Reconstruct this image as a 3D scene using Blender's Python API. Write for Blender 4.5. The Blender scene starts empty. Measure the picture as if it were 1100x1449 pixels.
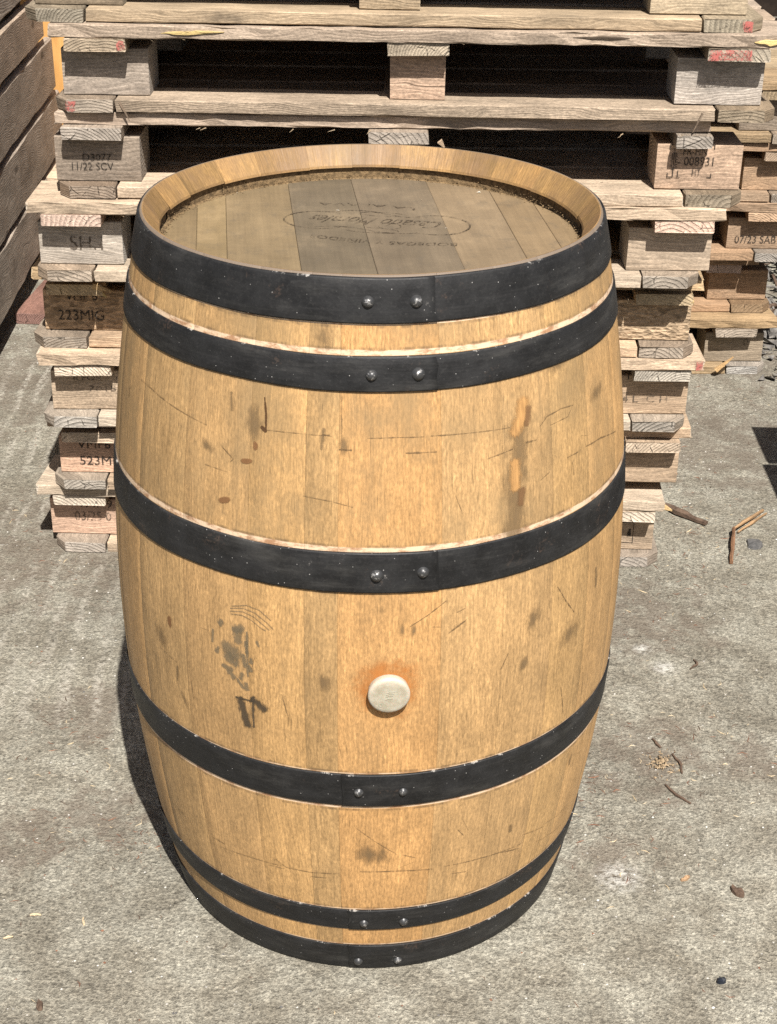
import bpy, math, random
from math import sin, cos, pi, radians
from mathutils import Vector, Matrix

# ---------------------------------------------------------------- camera, sky, sun, exposure
sc = bpy.context.scene
COL = sc.collection
cam_d = bpy.data.cameras.new('camera')
cam = bpy.data.objects.new('camera', cam_d)
COL.objects.link(cam)
cam_d.sensor_fit = 'VERTICAL'
cam_d.sensor_height = 24.0
cam_d.lens = 24.0 * 2216.195 / 1449.0
cam_d.clip_start = 0.05
cam_d.clip_end = 400.0
_f = Vector((-0.0089, 0.8889, -0.4579)).normalized()
_r = Vector((0.9998, 0.0159, 0.0114))
_r = (_r - _f * _r.dot(_f)).normalized()
_u = _r.cross(_f)
cam.matrix_world = Matrix(((_r.x, _u.x, -_f.x, 0.0431), (_r.y, _u.y, -_f.y, -1.8358), (_r.z, _u.z, -_f.z, 1.4766), (0, 0, 0, 1)))
sc.camera = cam

SUN_EL, SUN_AZ = radians(54.0), radians(14.5)          # azimuth: from the camera side towards +x
to_sun = Vector((sin(SUN_AZ) * cos(SUN_EL), -cos(SUN_AZ) * cos(SUN_EL), sin(SUN_EL)))
sun_d = bpy.data.lights.new('sun', 'SUN')
sun_d.energy = 5.0
sun_d.angle = radians(0.5)
sun_d.color = (1.0, 0.96, 0.905)
sun = bpy.data.objects.new('sun', sun_d)
COL.objects.link(sun)
sun.location = to_sun * 20
sun.rotation_euler = to_sun.to_track_quat('Z', 'Y').to_euler()

world = bpy.data.worlds.new('World')
sc.world = world
world.use_nodes = True
wnt = world.node_tree
for n in list(wnt.nodes):
    wnt.nodes.remove(n)
wo = wnt.nodes.new('ShaderNodeOutputWorld')
wb = wnt.nodes.new('ShaderNodeBackground')
ws = wnt.nodes.new('ShaderNodeTexSky')
ws.sky_type = 'NISHITA'
ws.sun_disc = False
ws.air_density = 0.8
ws.dust_density = 3.0
ws.ozone_density = 0.6
ws.sun_elevation = SUN_EL
ws.sun_rotation = pi - SUN_AZ
wb.inputs['Strength'].default_value = 0.05
wnt.links.new(ws.outputs[0], wb.inputs[0])
wnt.links.new(wb.outputs[0], wo.inputs[0])

sc.view_settings.view_transform = 'Standard'
sc.view_settings.look = 'None'
sc.view_settings.exposure = 0.93
sc.view_settings.gamma = 1.0
sc.view_settings.use_curve_mapping = False
sc.cycles.max_bounces = 8
sc.cycles.diffuse_bounces = 2
sc.cycles.use_denoising = False
sc.cycles.transparent_max_bounces = 16

rnd = random.Random(7)

# ---------------------------------------------------------------- node helpers
class NT:
    def __init__(self, name):
        self.m = bpy.data.materials.new(name)
        self.m.use_nodes = True
        self.t = self.m.node_tree
        for n in list(self.t.nodes):
            self.t.nodes.remove(n)
        self.out = self.t.nodes.new('ShaderNodeOutputMaterial')
    def n(self, typ, ins=None, **props):
        nd = self.t.nodes.new('ShaderNode' + typ)
        for k, v in props.items():
            setattr(nd, k, v)
        if ins:
            for k, v in ins.items():
                self.set(nd.inputs[k], v)
        return nd
    def set(self, sock, v):
        if isinstance(v, bpy.types.NodeSocket):
            self.t.links.new(v, sock)
        else:
            sock.default_value = v
    def math(self, op, a, b=None, c=None, clamp=False):
        nd = self.t.nodes.new('ShaderNodeMath')
        nd.operation = op
        nd.use_clamp = clamp
        self.set(nd.inputs[0], a)
        if b is not None: self.set(nd.inputs[1], b)
        if c is not None: self.set(nd.inputs[2], c)
        return nd.outputs[0]
    def step(self, x, lo, hi, a=0.0, b=1.0):
        nd = self.t.nodes.new('ShaderNodeMapRange')
        nd.interpolation_type = 'SMOOTHSTEP'
        self.set(nd.inputs[0], x)
        for i, v in zip((1, 2, 3, 4), (lo, hi, a, b)): self.set(nd.inputs[i], v)
        return nd.outputs[0]
    def lin(self, x, lo, hi, a=0.0, b=1.0):
        nd = self.t.nodes.new('ShaderNodeMapRange')
        self.set(nd.inputs[0], x)
        for i, v in zip((1, 2, 3, 4), (lo, hi, a, b)): self.set(nd.inputs[i], v)
        return nd.outputs[0]
    def noise(self, vec, scale=1.0, detail=4.0, rough=0.55, dist=0.0, dim='3D'):
        nd = self.t.nodes.new('ShaderNodeTexNoise')
        nd.noise_dimensions = dim
        self.set(nd.inputs['Vector'], vec)
        self.set(nd.inputs['Scale'], scale)
        nd.inputs['Detail'].default_value = detail
        nd.inputs['Roughness'].default_value = rough
        nd.inputs['Distortion'].default_value = dist
        return nd.outputs[0]
    def voro(self, vec, scale, feature='F1', rand=1.0):
        nd = self.t.nodes.new('ShaderNodeTexVoronoi')
        nd.feature = feature
        self.set(nd.inputs['Vector'], vec)
        self.set(nd.inputs['Scale'], scale)
        nd.inputs['Randomness'].default_value = rand
        return nd
    def comb(self, x, y, z=0.0):
        nd = self.t.nodes.new('ShaderNodeCombineXYZ')
        for i, v in enumerate((x, y, z)): self.set(nd.inputs[i], v)
        return nd.outputs[0]
    def sep(self, v):
        nd = self.t.nodes.new('ShaderNodeSeparateXYZ')
        self.set(nd.inputs[0], v)
        return nd.outputs
    def mix(self, fac, a, b, mode='MIX'):
        nd = self.t.nodes.new('ShaderNodeMix')
        nd.data_type = 'RGBA'
        nd.blend_type = mode
        self.set(nd.inputs[0], fac)
        self.set(nd.inputs[6], a if isinstance(a, bpy.types.NodeSocket) else (*a[:3], 1))
        self.set(nd.inputs[7], b if isinstance(b, bpy.types.NodeSocket) else (*b[:3], 1))
        return nd.outputs[2]
    def grey(self, v):
        nd = self.t.nodes.new('ShaderNodeCombineColor')
        for i in range(3): self.set(nd.inputs[i], v)
        return nd.outputs[0]
    def bump(self, h, strength, dist, normal=None):
        nd = self.t.nodes.new('ShaderNodeBump')
        nd.inputs['Strength'].default_value = strength
        nd.inputs['Distance'].default_value = dist
        self.set(nd.inputs['Height'], h)
        if normal is not None: self.set(nd.inputs['Normal'], normal)
        return nd.outputs[0]
    def pbr(self, color, rough=0.7, normal=None, spec=0.35, metal=0.0, alpha=None, **kw):
        b = self.t.nodes.new('ShaderNodeBsdfPrincipled')
        self.set(b.inputs['Base Color'], color if isinstance(color, bpy.types.NodeSocket) else (*color[:3], 1))
        self.set(b.inputs['Roughness'], rough)
        self.set(b.inputs['Metallic'], metal)
        self.set(b.inputs['Specular IOR Level'], spec)
        if normal is not None: self.set(b.inputs['Normal'], normal)
        if alpha is not None: self.set(b.inputs['Alpha'], alpha)
        for k, v in kw.items(): self.set(b.inputs[k], v)
        self.t.links.new(b.outputs[0], self.out.inputs[0])
        return self.m

def obj_info(t):
    nd = t.n('ObjectInfo')
    return nd.outputs['Color'], nd.outputs['Random']

# ---------------------------------------------------------------- materials
def mat_timber():
    """sawn softwood; UV.x runs along the grain in metres, object colour is the wood's own tone"""
    t = NT('sawn_timber')
    col, rn = obj_info(t)
    u, v, _ = t.sep(t.n('UVMap').outputs[0])
    off = t.math('MULTIPLY', rn, 41.0)
    uo = t.math('ADD', u, off)
    vo = t.math('ADD', v, t.math('MULTIPLY', rn, 17.0))
    warp = t.noise(t.comb(t.math('MULTIPLY', uo, 5.0), t.math('MULTIPLY', vo, 12.0), off), 1.0, 2.5)
    vw = t.math('ADD', vo, t.math('MULTIPLY', t.math('SUBTRACT', warp, 0.5), 0.075))
    ringn = t.math('FRACT', t.math('MULTIPLY', vw, t.lin(rn, 0, 1, 90.0, 210.0)))
    rings = t.math('MULTIPLY', t.step(ringn, 0.15, 0.8), t.step(ringn, 1.0, 0.86))
    fib = t.noise(t.comb(t.math('MULTIPLY', uo, 30.0), t.math('MULTIPLY', vw, 430.0), off), 1.0, 4.0, 0.65)
    fib2 = t.noise(t.comb(t.math('MULTIPLY', uo, 3.0), t.math('MULTIPLY', vw, 130.0), off), 1.0, 4.0, 0.65)
    blot = t.noise(t.comb(t.math('MULTIPLY', uo, 7.0), t.math('MULTIPLY', vo, 16.0), off), 1.0, 4.0, 0.6)
    saw = t.noise(t.comb(t.math('MULTIPLY', uo, 190.0), t.math('MULTIPLY', vo, 300.0), off), 1.0, 4.0, 0.75)
    k = t.math('MULTIPLY', t.lin(rings, 0, 1, 1.04, t.lin(t.math('FRACT', t.math('MULTIPLY', rn, 5.3)), 0, 1, 0.84, 0.99)), t.lin(fib, 0.3, 0.7, 0.72, 1.22))
    k = t.math('MULTIPLY', k, t.lin(fib2, 0.3, 0.7, 0.85, 1.12))
    k = t.math('MULTIPLY', k, t.lin(blot, 0.3, 0.7, 0.68, 1.24))
    k = t.math('MULTIPLY', k, t.lin(saw, 0.3, 0.7, t.lin(t.math('FRACT', t.math('MULTIPLY', rn, 9.1)), 0, 1, 0.78, 0.5), 1.3))
    crack = t.step(t.noise(t.comb(t.math('MULTIPLY', uo, 2.2), t.math('MULTIPLY', vw, 210.0), off), 1.0, 1.0), 0.27, 0.2)
    k = t.math('MULTIPLY', k, t.lin(crack, 0, 1, 1.0, 0.58))
    knot = t.voro(t.comb(t.math('MULTIPLY', uo, 3.2), t.math('MULTIPLY', vo, 7.0), off), 1.0).outputs['Distance']
    k = t.math('MULTIPLY', k, t.step(knot, 0.05, 0.11, 0.42, 1.0))
    c = t.mix(1.0, col, t.grey(k), 'MULTIPLY')
    c = t.mix(1.0, c, (0.82, 0.765, 0.71), 'MULTIPLY')
    grime = t.step(t.noise(t.comb(t.math('MULTIPLY', uo, 11.0), t.math('MULTIPLY', vo, 24.0), t.math('ADD', off, 5.0)), 1.0, 5.0, 0.7), 0.55, 0.78)
    c = t.mix(t.math('MULTIPLY', grime, 0.6), c, (0.075, 0.060, 0.044))
    pale = t.step(t.noise(t.comb(t.math('MULTIPLY', uo, 5.0), t.math('MULTIPLY', vo, 60.0), t.math('ADD', off, 9.0)), 1.0, 4.0, 0.7), 0.58, 0.8)
    c = t.mix(t.math('MULTIPLY', pale, 0.22), c, (0.50, 0.42, 0.32))
    h = t.math('ADD', t.math('MULTIPLY', fib2, 0.6), t.math('ADD', t.math('MULTIPLY', saw, 0.55), t.math('MULTIPLY', rings, -0.25)))
    h = t.math('SUBTRACT', h, t.math('MULTIPLY', crack, 0.8))
    return t.pbr(c, 0.82, t.bump(h, 0.6, 0.0018), 0.2)

def mat_endgrain():
    t = NT('end_grain')
    col, rn = obj_info(t)
    u, v, _ = t.sep(t.n('UVMap').outputs[0])
    off = t.math('MULTIPLY', rn, 13.0)
    cx = t.lin(t.math('FRACT', t.math('MULTIPLY', rn, 7.13)), 0, 1, -0.08, 0.08)
    du = t.math('SUBTRACT', u, cx)
    dv = t.math('ADD', v, t.lin(t.math('FRACT', t.math('MULTIPLY', rn, 3.71)), 0, 1, 0.0, 0.12))
    p = t.comb(u, v, off)
    d = t.math('SQRT', t.math('ADD', t.math('MULTIPLY', du, du), t.math('MULTIPLY', dv, dv)))
    d = t.math('ADD', d, t.math('MULTIPLY', t.noise(p, 22.0, 2.0), 0.012))
    ring = t.math('FRACT', t.math('MULTIPLY', d, t.lin(rn, 0, 1, 120.0, 230.0)))
    ring = t.math('MULTIPLY', t.step(ring, 0.1, 0.8), t.step(ring, 1.0, 0.85))
    n1 = t.noise(p, 420.0, 3.0)
    n2 = t.noise(p, 45.0, 4.0, 0.65)
    k = t.math('MULTIPLY', t.lin(ring, 0, 1, 1.04, t.lin(t.math('FRACT', t.math('MULTIPLY', rn, 5.9)), 0, 1, 0.66, 0.92)), t.lin(n1, 0.3, 0.7, 0.78, 1.15))
    k = t.math('MULTIPLY', k, t.lin(n2, 0.3, 0.7, 0.68, 1.2))
    ck = t.voro(p, 38.0, 'DISTANCE_TO_EDGE').outputs['Distance']
    ck = t.math('MULTIPLY', t.step(ck, 0.05, 0.01), t.step(n2, 0.5, 0.62))
    k = t.math('MULTIPLY', k, t.lin(ck, 0, 1, 1.0, 0.35))
    c = t.mix(1.0, col, t.grey(k), 'MULTIPLY')
    h = t.math('ADD', t.math('MULTIPLY', n1, 0.5), t.math('SUBTRACT', t.math('MULTIPLY', n2, 0.7), t.math('ADD', t.math('MULTIPLY', ring, 0.3), t.math('MULTIPLY', ck, 0.6))))
    return t.pbr(c, 0.9, t.bump(h, 0.8, 0.003), 0.15)

def mat_chipblock():
    t = NT('pressed_wood_chips')
    col, rn = obj_info(t)
    uv = t.n('UVMap').outputs[0]
    u, v, _ = t.sep(uv)
    off = t.math('MULTIPLY', rn, 9.0)
    p = t.comb(u, v, off)
    p2 = t.comb(t.math('MULTIPLY', u, 0.45), v, off)
    a = t.voro(p2, 210.0)
    n2 = t.noise(p, 60.0, 4.0, 0.7)
    k = t.math('MULTIPLY', t.lin(t.sep(a.outputs['Color'])[0], 0, 1, 0.6, 1.3), t.lin(n2, 0.3, 0.7, 0.75, 1.2))
    c = t.mix(1.0, col, t.grey(k), 'MULTIPLY')
    h = t.math('ADD', a.outputs['Distance'], n2)
    return t.pbr(c, 0.92, t.bump(h, 0.9, 0.003), 0.12)

def mat_oak(inner=False):
    """barrel oak; UV.x = height along the stave (m), UV.y = round the barrel (m)"""
    t = NT('oak_stave_inside' if inner else 'oak_stave')
    col, rn = obj_info(t)
    u, v, _ = t.sep(t.n('UVMap').outputs[0])
    off = t.math('MULTIPLY', rn, 23.0)
    uo = t.math('ADD', u, off)
    warp = t.noise(t.comb(t.math('MULTIPLY', uo, 3.0), t.math('MULTIPLY', v, 11.0), off), 1.0, 2.0)
    vw = t.math('ADD', v, t.math('MULTIPLY', t.math('SUBTRACT', warp, 0.5), 0.03))
    g1 = t.noise(t.comb(t.math('MULTIPLY', uo, 16.0), t.math('MULTIPLY', vw, 330.0), off), 1.0, 3.0, 0.6)
    g2 = t.noise(t.comb(t.math('MULTIPLY', uo, 2.0), t.math('MULTIPLY', vw, 70.0), off), 1.0, 4.0, 0.6)
    g3 = t.noise(t.comb(t.math('MULTIPLY', uo, 90.0), t.math('MULTIPLY', vw, 520.0), off), 1.0, 4.0, 0.7)
    # medullary flecks of quarter-sawn oak
    fl = t.noise(t.comb(t.math('MULTIPLY', uo, 60.0), t.math('MULTIPLY', v, 230.0), t.math('ADD', off, 3.0)), 1.0, 3.0, 0.6, 1.4)
    fzone = t.step(t.noise(t.comb(t.math('MULTIPLY', uo, 4.0), t.math('MULTIPLY', v, 14.0), t.math('ADD', off, 8.0)), 1.0, 2.0), 0.42, 0.62)
    fleck = t.math('MULTIPLY', t.step(fl, 0.56, 0.66), fzone)
    blot = t.noise(t.comb(t.math('MULTIPLY', u, 3.2), t.math('MULTIPLY', v, 5.0), 2.0), 1.0, 5.0, 0.62)
    k = t.math('MULTIPLY', t.lin(g1, 0.28, 0.72, 0.80, 1.15), t.lin(g2, 0.28, 0.72, 0.90, 1.08))
    k = t.math('MULTIPLY', k, t.lin(g3, 0.3, 0.7, 0.78, 1.18))
    mott = t.noise(t.comb(t.math('MULTIPLY', u, 150.0), t.math('MULTIPLY', v, 330.0), 9.0), 1.0, 4.0, 0.72)
    k = t.math('MULTIPLY', k, t.lin(mott, 0.3, 0.7, 0.66, 1.24))
    mid = t.noise(t.comb(t.math('MULTIPLY', u, 14.0), t.math('MULTIPLY', v, 26.0), 13.0), 1.0, 5.0, 0.7)
    k = t.math('MULTIPLY', k, t.lin(mid, 0.3, 0.7, 0.78, 1.12))
    k = t.math('MULTIPLY', k, t.lin(blot, 0.3, 0.7, 0.76, 1.12))
    k = t.math('MULTIPLY', k, t.lin(fleck, 0, 1, 1.0, 1.22))
    pore = t.step(t.noise(t.comb(t.math('MULTIPLY', uo, 26.0), t.math('MULTIPLY', vw, 620.0), t.math('ADD', off, 1.0)), 1.0, 1.0), 0.33, 0.25)
    k = t.math('MULTIPLY', k, t.lin(pore, 0, 1, 1.0, 0.6))
    c = t.mix(1.0, col, t.grey(k), 'MULTIPLY')
    # handling dirt: grey-brown bloom, heavier on the upper half
    dirt_n = t.noise(t.comb(t.math('MULTIPLY', u, 6.0), t.math('MULTIPLY', v, 8.0), 7.0), 1.0, 6.0, 0.68)
    upper = t.step(u, 0.55, 0.70)
    dm = t.math('MULTIPLY', t.step(dirt_n, 0.36, 0.72), t.lin(upper, 0, 1, 0.22, 0.72))
    c = t.mix(dm, c, (0.205, 0.142, 0.072))
    run = t.noise(t.comb(t.math('MULTIPLY', u, 2.6), t.math('MULTIPLY', v, 34.0), 11.0), 1.0, 5.0, 0.65)
    c = t.mix(t.math('MULTIPLY', t.step(run, 0.55, 0.78), t.lin(upper, 0, 1, 0.30, 0.62)), c, (0.165, 0.112, 0.058))
    speck = t.step(t.noise(t.comb(t.math('MULTIPLY', u, 60.0), t.math('MULTIPLY', v, 90.0), 4.0), 1.0, 3.0, 0.7), 0.66, 0.76)
    c = t.mix(t.math('MULTIPLY', speck, 0.35), c, (0.12, 0.085, 0.05))
    if not inner:
        # bare strips where a hoop used to sit, next to hoops 2, 3 and 4, and lines of grime and soft hoop shadow painted along the hoop edges
        en = t.math('MULTIPLY', t.math('SUBTRACT', t.noise(t.comb(t.math('MULTIPLY', u, 20.0), t.math('MULTIPLY', v, 30.0), 1.0), 1.0, 3.0), 0.5), 0.0012)
        ue = t.math('ADD', u, en)
        c = t.mix(t.step(u, 0.9435, 0.9455), c, (0.15, 0.115, 0.085))
        tot = None
        for lo, hi in BARE:
            m = t.math('MULTIPLY', t.step(ue, lo - 0.0003, lo + 0.0003), t.step(ue, hi + 0.0004, hi - 0.0004))
            tot = m if tot is None else t.math('MAXIMUM', tot, m)
        rib = t.noise(t.comb(t.math('MULTIPLY', u, 110.0), t.math('MULTIPLY', v, 38.0), 3.0), 1.0, 4.0, 0.7)
        pc = t.mix(t.step(rib, 0.36, 0.56), (0.30, 0.165, 0.09), (0.60, 0.45, 0.31))
        c = t.mix(t.math('MULTIPLY', tot, 0.92), c, pc)
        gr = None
        for e in GRIME_SHADE:
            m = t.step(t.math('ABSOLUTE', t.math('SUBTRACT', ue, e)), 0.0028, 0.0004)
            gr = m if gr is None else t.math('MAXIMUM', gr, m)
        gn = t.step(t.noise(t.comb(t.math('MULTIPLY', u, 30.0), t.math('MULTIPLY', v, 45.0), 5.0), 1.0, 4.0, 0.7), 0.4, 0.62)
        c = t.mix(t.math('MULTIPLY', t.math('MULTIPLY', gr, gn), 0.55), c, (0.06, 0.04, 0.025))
    if inner:
        c = t.mix(1.0, c, t.grey(t.lin(t.math('FRACT', t.math('MULTIPLY', rn, 6.7)), 0, 1, 0.58, 0.98)), 'MULTIPLY')
        c = t.mix(1.0, c, (0.93, 0.89, 0.79), 'MULTIPLY')
        wn = t.noise(t.comb(t.math('MULTIPLY', u, 30.0), t.math('MULTIPLY', v, 16.0), 6.0), 1.0, 5.0, 0.7)
        lip = t.step(u, 0.9665, 0.953)
        c = t.mix(t.math('MULTIPLY', t.step(wn, 0.36, 0.68), 0.6), c, (0.17, 0.105, 0.058))
        c = t.mix(t.math('MULTIPLY', lip, t.lin(wn, 0.3, 0.7, 0.8, 1.0)), c, (0.15, 0.12, 0.09))
    h = t.math('ADD', t.math('MULTIPLY', g1, 0.8), t.math('ADD', t.math('MULTIPLY', g3, 0.35), t.math('MULTIPLY', fleck, 0.12)))
    return t.pbr(c, t.lin(g2, 0.3, 0.7, 0.62, 0.5), t.bump(h, 0.5, 0.0011), 0.3)

def mat_head():
    t = NT('oak_head_board')
    col, rn = obj_info(t)
    u, v, _ = t.sep(t.n('UVMap').outputs[0])
    off = t.math('MULTIPLY', rn, 23.0)
    g1 = t.noise(t.comb(t.math('MULTIPLY', u, 10.0), t.math('MULTIPLY', v, 300.0), off), 1.0, 3.0, 0.6)
    g2 = t.noise(t.comb(t.math('MULTIPLY', u, 2.5), t.math('MULTIPLY', v, 50.0), off), 1.0, 4.0, 0.6)
    b1 = t.noise(t.comb(t.math('MULTIPLY', u, 7.0), t.math('MULTIPLY', v, 9.0), off), 1.0, 5.0, 0.65)
    b2 = t.noise(t.comb(t.math('MULTIPLY', u, 28.0), t.math('MULTIPLY', v, 34.0), 3.0), 1.0, 5.0, 0.7)
    cross = t.noise(t.comb(t.math('MULTIPLY', u, 160.0), t.math('MULTIPLY', v, 14.0), off), 1.0, 2.0)
    k = t.math('MULTIPLY', t.lin(g1, 0.3, 0.7, 0.93, 1.05), t.lin(g2, 0.3, 0.7, 0.9, 1.08))
    k = t.math('MULTIPLY', k, t.math('MULTIPLY', t.lin(b1, 0.3, 0.7, 0.74, 1.22), t.lin(cross, 0.3, 0.7, 0.97, 1.03)))
    c = t.mix(1.0, col, t.grey(k), 'MULTIPLY')
    c = t.mix(t.math('MULTIPLY', t.step(b2, 0.5, 0.75), 0.45), c, (0.085, 0.07, 0.05))
    c = t.mix(t.math('MULTIPLY', t.step(b1, 0.56, 0.75), 0.3), c, (0.30, 0.22, 0.13))
    return t.pbr(c, 0.66, t.bump(g1, 0.3, 0.0008), 0.3)

def mat_hoop():
    """painted black steel; UV.x = round the barrel (m), UV.y = 0..1 across the band"""
    t = NT('black_painted_steel')
    _, rn = obj_info(t)
    u, v, _ = t.sep(t.n('UVMap').outputs[0])
    vm = t.math('MULTIPLY', v, 0.045)
    off = t.math('MULTIPLY', rn, 30.0)
    p = t.comb(u, vm, off)
    n1 = t.noise(p, 28.0, 5.0, 0.65)
    n2 = t.noise(p, 260.0, 3.0, 0.6)
    n3 = t.noise(t.comb(t.math('MULTIPLY', u, 16.0), t.math('MULTIPLY', vm, 260.0), off), 1.0, 3.0)
    c = t.mix(t.step(n1, 0.3, 0.75), (0.007, 0.007, 0.0073), (0.016, 0.016, 0.0163))
    c = t.mix(t.math('MULTIPLY', t.step(n3, 0.5, 0.75), 0.3), c, (0.030, 0.029, 0.028))
    c = t.mix(t.math('MULTIPLY', t.step(n2, 0.5, 0.8), 0.3), c, (0.045, 0.043, 0.041))
    # dust specks
    vo = t.voro(p, 420.0)
    pick = t.step(t.math('ADD', t.sep(vo.outputs['Color'])[0], t.lin(n1, 0.3, 0.7, -0.03, 0.02)), 0.972, 0.985)
    dot = t.math('MULTIPLY', t.step(vo.outputs['Distance'], 0.34, 0.12), pick)
    c = t.mix(t.math('MULTIPLY', dot, 0.8), c, (0.36, 0.35, 0.33))
    # worn edges: v near 0 or 1
    ed = t.math('ABSOLUTE', t.math('SUBTRACT', v, 0.5))
    en = t.noise(p, 48.0, 6.0, 0.75)
    wear = t.math('MULTIPLY', t.step(ed, 0.30, 0.5), t.step(t.math('ADD', en, t.lin(ed, 0.30, 0.5, -0.2, t.lin(v, 0.0, 1.0, -0.06, 0.02))), 0.60, 0.68))
    c = t.mix(t.math('MULTIPLY', wear, 0.8), c, (0.34, 0.32, 0.29))
    scr = t.math('MULTIPLY', t.step(n1, 0.62, 0.72), t.step(t.noise(p, 150.0, 5.0, 0.75), 0.58, 0.68))
    c = t.mix(t.math('MULTIPLY', scr, 0.6), c, (0.25, 0.235, 0.215))
    rst = t.math('MULTIPLY', t.step(t.noise(p, 17.0, 6.0, 0.75), 0.58, 0.74), t.step(n2, 0.42, 0.6))
    c = t.mix(t.math('MULTIPLY', rst, 0.6), c, (0.10, 0.062, 0.042))
    dus = t.noise(t.comb(t.math('MULTIPLY', u, 9.0), t.math('MULTIPLY', vm, 40.0), t.math('ADD', off, 4.0)), 1.0, 6.0, 0.7)
    c = t.mix(t.math('MULTIPLY', t.step(dus, 0.48, 0.8), 0.45), c, (0.075, 0.072, 0.066))
    r = t.lin(n1, 0.3, 0.7, 0.46, 0.68)
    return t.pbr(c, r, t.bump(t.math('ADD', n1, t.math('MULTIPLY', n2, 0.4)), 0.35, 0.0014), 0.28)

def mat_rivet():
    t = NT('rivet_steel')
    _, rn = obj_info(t)
    p = t.n('TexCoord').outputs['Object']
    nz = t.noise(t.n('VectorMath', {0: p, 1: t.comb(rn, rn, rn)}, operation='ADD').outputs[0], 190.0, 4.0, 0.7)
    z = t.sep(p)[2]
    m = t.math('MULTIPLY', t.step(nz, 0.54, 0.66), t.step(z, 0.0012, 0.0045))
    c = t.mix(m, (0.03, 0.03, 0.03), (0.55, 0.53, 0.5))
    return t.pbr(c, t.lin(m, 0, 1, 0.38, 0.3), None, 0.5, t.math('MULTIPLY', m, 0.9))

def mat_concrete():
    t = NT('worn_concrete')
    P = t.n('NewGeometry').outputs['Position']
    x, y, _ = t.sep(P)
    big = t.noise(P, 2.3, 6.0, 0.65)
    med = t.noise(P, 11.0, 6.0, 0.65)
    fine = t.noise(P, 95.0, 5.0, 0.68)
    grain = t.noise(P, 230.0, 3.0, 0.62)
    micro = t.noise(P, 520.0, 2.0, 0.6)
    peb = t.voro(P, 260.0)
    k = t.math('MULTIPLY', t.lin(big, 0.3, 0.7, 0.74, 1.14), t.lin(med, 0.28, 0.72, 0.76, 1.2))
    k = t.math('MULTIPLY', k, t.lin(fine, 0.3, 0.7, 0.60, 1.36))
    k = t.math('MULTIPLY', k, t.lin(grain, 0.3, 0.7, 0.60, 1.40))
    k = t.math('MULTIPLY', k, t.lin(micro, 0.3, 0.7, 0.74, 1.26))
    k = t.math('MULTIPLY', k, t.lin(t.sep(peb.outputs['Color'])[1], 0, 1, 0.80, 1.22))
    c = t.mix(1.0, t.mix(t.step(med, 0.35, 0.68), (0.212, 0.192, 0.150), (0.250, 0.236, 0.192)), t.grey(k), 'MULTIPLY')
    # earth trodden into the slab: noise patches, stronger round a few dirty spots
    spot = None
    for sx, sy, sr in ((0.44, 0.20, 0.17), (0.47, 0.62, 0.22), (0.36, -0.05, 0.10), (-0.47, 0.30, 0.13), (-0.40, 0.02, 0.12), (-0.52, -0.03, 0.12), (0.62, 0.18, 0.12), (-0.62, 0.9, 0.45), (-0.9, 1.7, 0.5), (0.75, 1.4, 0.4), (0.95, 2.1, 0.6)):
        dx = t.math('SUBTRACT', x, sx); dy = t.math('SUBTRACT', y, sy)
        d = t.math('SQRT', t.math('ADD', t.math('MULTIPLY', dx, dx), t.math('MULTIPLY', dy, dy)))
        m = t.step(d, sr * 1.3, sr * 0.2)
        spot = m if spot is None else t.math('MAXIMUM', spot, m)
    dn = t.noise(P, 19.0, 7.0, 0.72)
    lev = t.math('ADD', dn, t.math('MULTIPLY', spot, 0.27))
    c = t.mix(t.math('MULTIPLY', t.step(lev, 0.63, 0.82), 0.55), c, (0.125, 0.098, 0.075))
    dk = t.step(t.noise(P, 120.0, 3.0, 0.6), 0.66, 0.74)
    c = t.mix(t.math('MULTIPLY', dk, 0.6), c, (0.07, 0.06, 0.05))
    # pale laitance flecks and scuffs
    wn = t.math('MULTIPLY', t.step(t.noise(P, 26.0, 6.0, 0.75), 0.60, 0.74), t.step(fine, 0.45, 0.62))
    c = t.mix(t.math('MULTIPLY', wn, 0.65), c, (0.50, 0.48, 0.43))
    vo = t.voro(P, 150.0)
    fl = t.math('MULTIPLY', t.step(vo.outputs['Distance'], 0.30, 0.10), t.step(t.sep(vo.outputs['Color'])[0], 0.965, 0.99))
    c = t.mix(t.math('MULTIPLY', fl, 0.8), c, (0.62, 0.60, 0.56))
    # white scuff spots right of the barrel
    for sx, sy, sr in ((0.36, -0.09, 0.03), (0.50, 0.46, 0.02), (0.47, 0.52, 0.015)):
        dx = t.math('SUBTRACT', x, sx); dy = t.math('SUBTRACT', y, sy)
        d = t.math('SQRT', t.math('ADD', t.math('MULTIPLY', dx, dx), t.math('MULTIPLY', dy, dy)))
        m = t.math('MULTIPLY', t.step(d, sr * 1.6, 0.0), t.step(fine, 0.36, 0.6))
        c = t.mix(t.math('MULTIPLY', m, 0.7), c, (0.55, 0.54, 0.50))
    # tamped ridges running away from the camera, strongest left of the barrel
    ww = t.math('ADD', x, t.math('MULTIPLY', t.noise(t.comb(t.math('MULTIPLY', x, 6.0), t.math('MULTIPLY', y, 2.2), 0.0), 1.0, 3.0), 0.11))
    ridge = t.math('SINE', t.math('MULTIPLY', t.math('ADD', ww, t.math('MULTIPLY', y, 0.03)), 135.0))
    rm = t.math('MULTIPLY', t.step(x, -0.28, -0.42), t.math('MULTIPLY', t.step(y, 0.05, 0.45), t.step(t.noise(P, 5.0, 4.0), 0.35, 0.65)))
    ridge = t.math('MULTIPLY', ridge, rm)
    c = t.mix(t.math('MULTIPLY', t.math('MULTIPLY', t.step(ridge, -0.1, 1.0), t.step(fine, 0.38, 0.62)), 0.62), c, (0.43, 0.40, 0.34))
    h = t.math('ADD', t.math('MULTIPLY', fine, 0.9), t.math('ADD', t.math('MULTIPLY', grain, 0.55), t.math('MULTIPLY', med, 1.0)))
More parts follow.
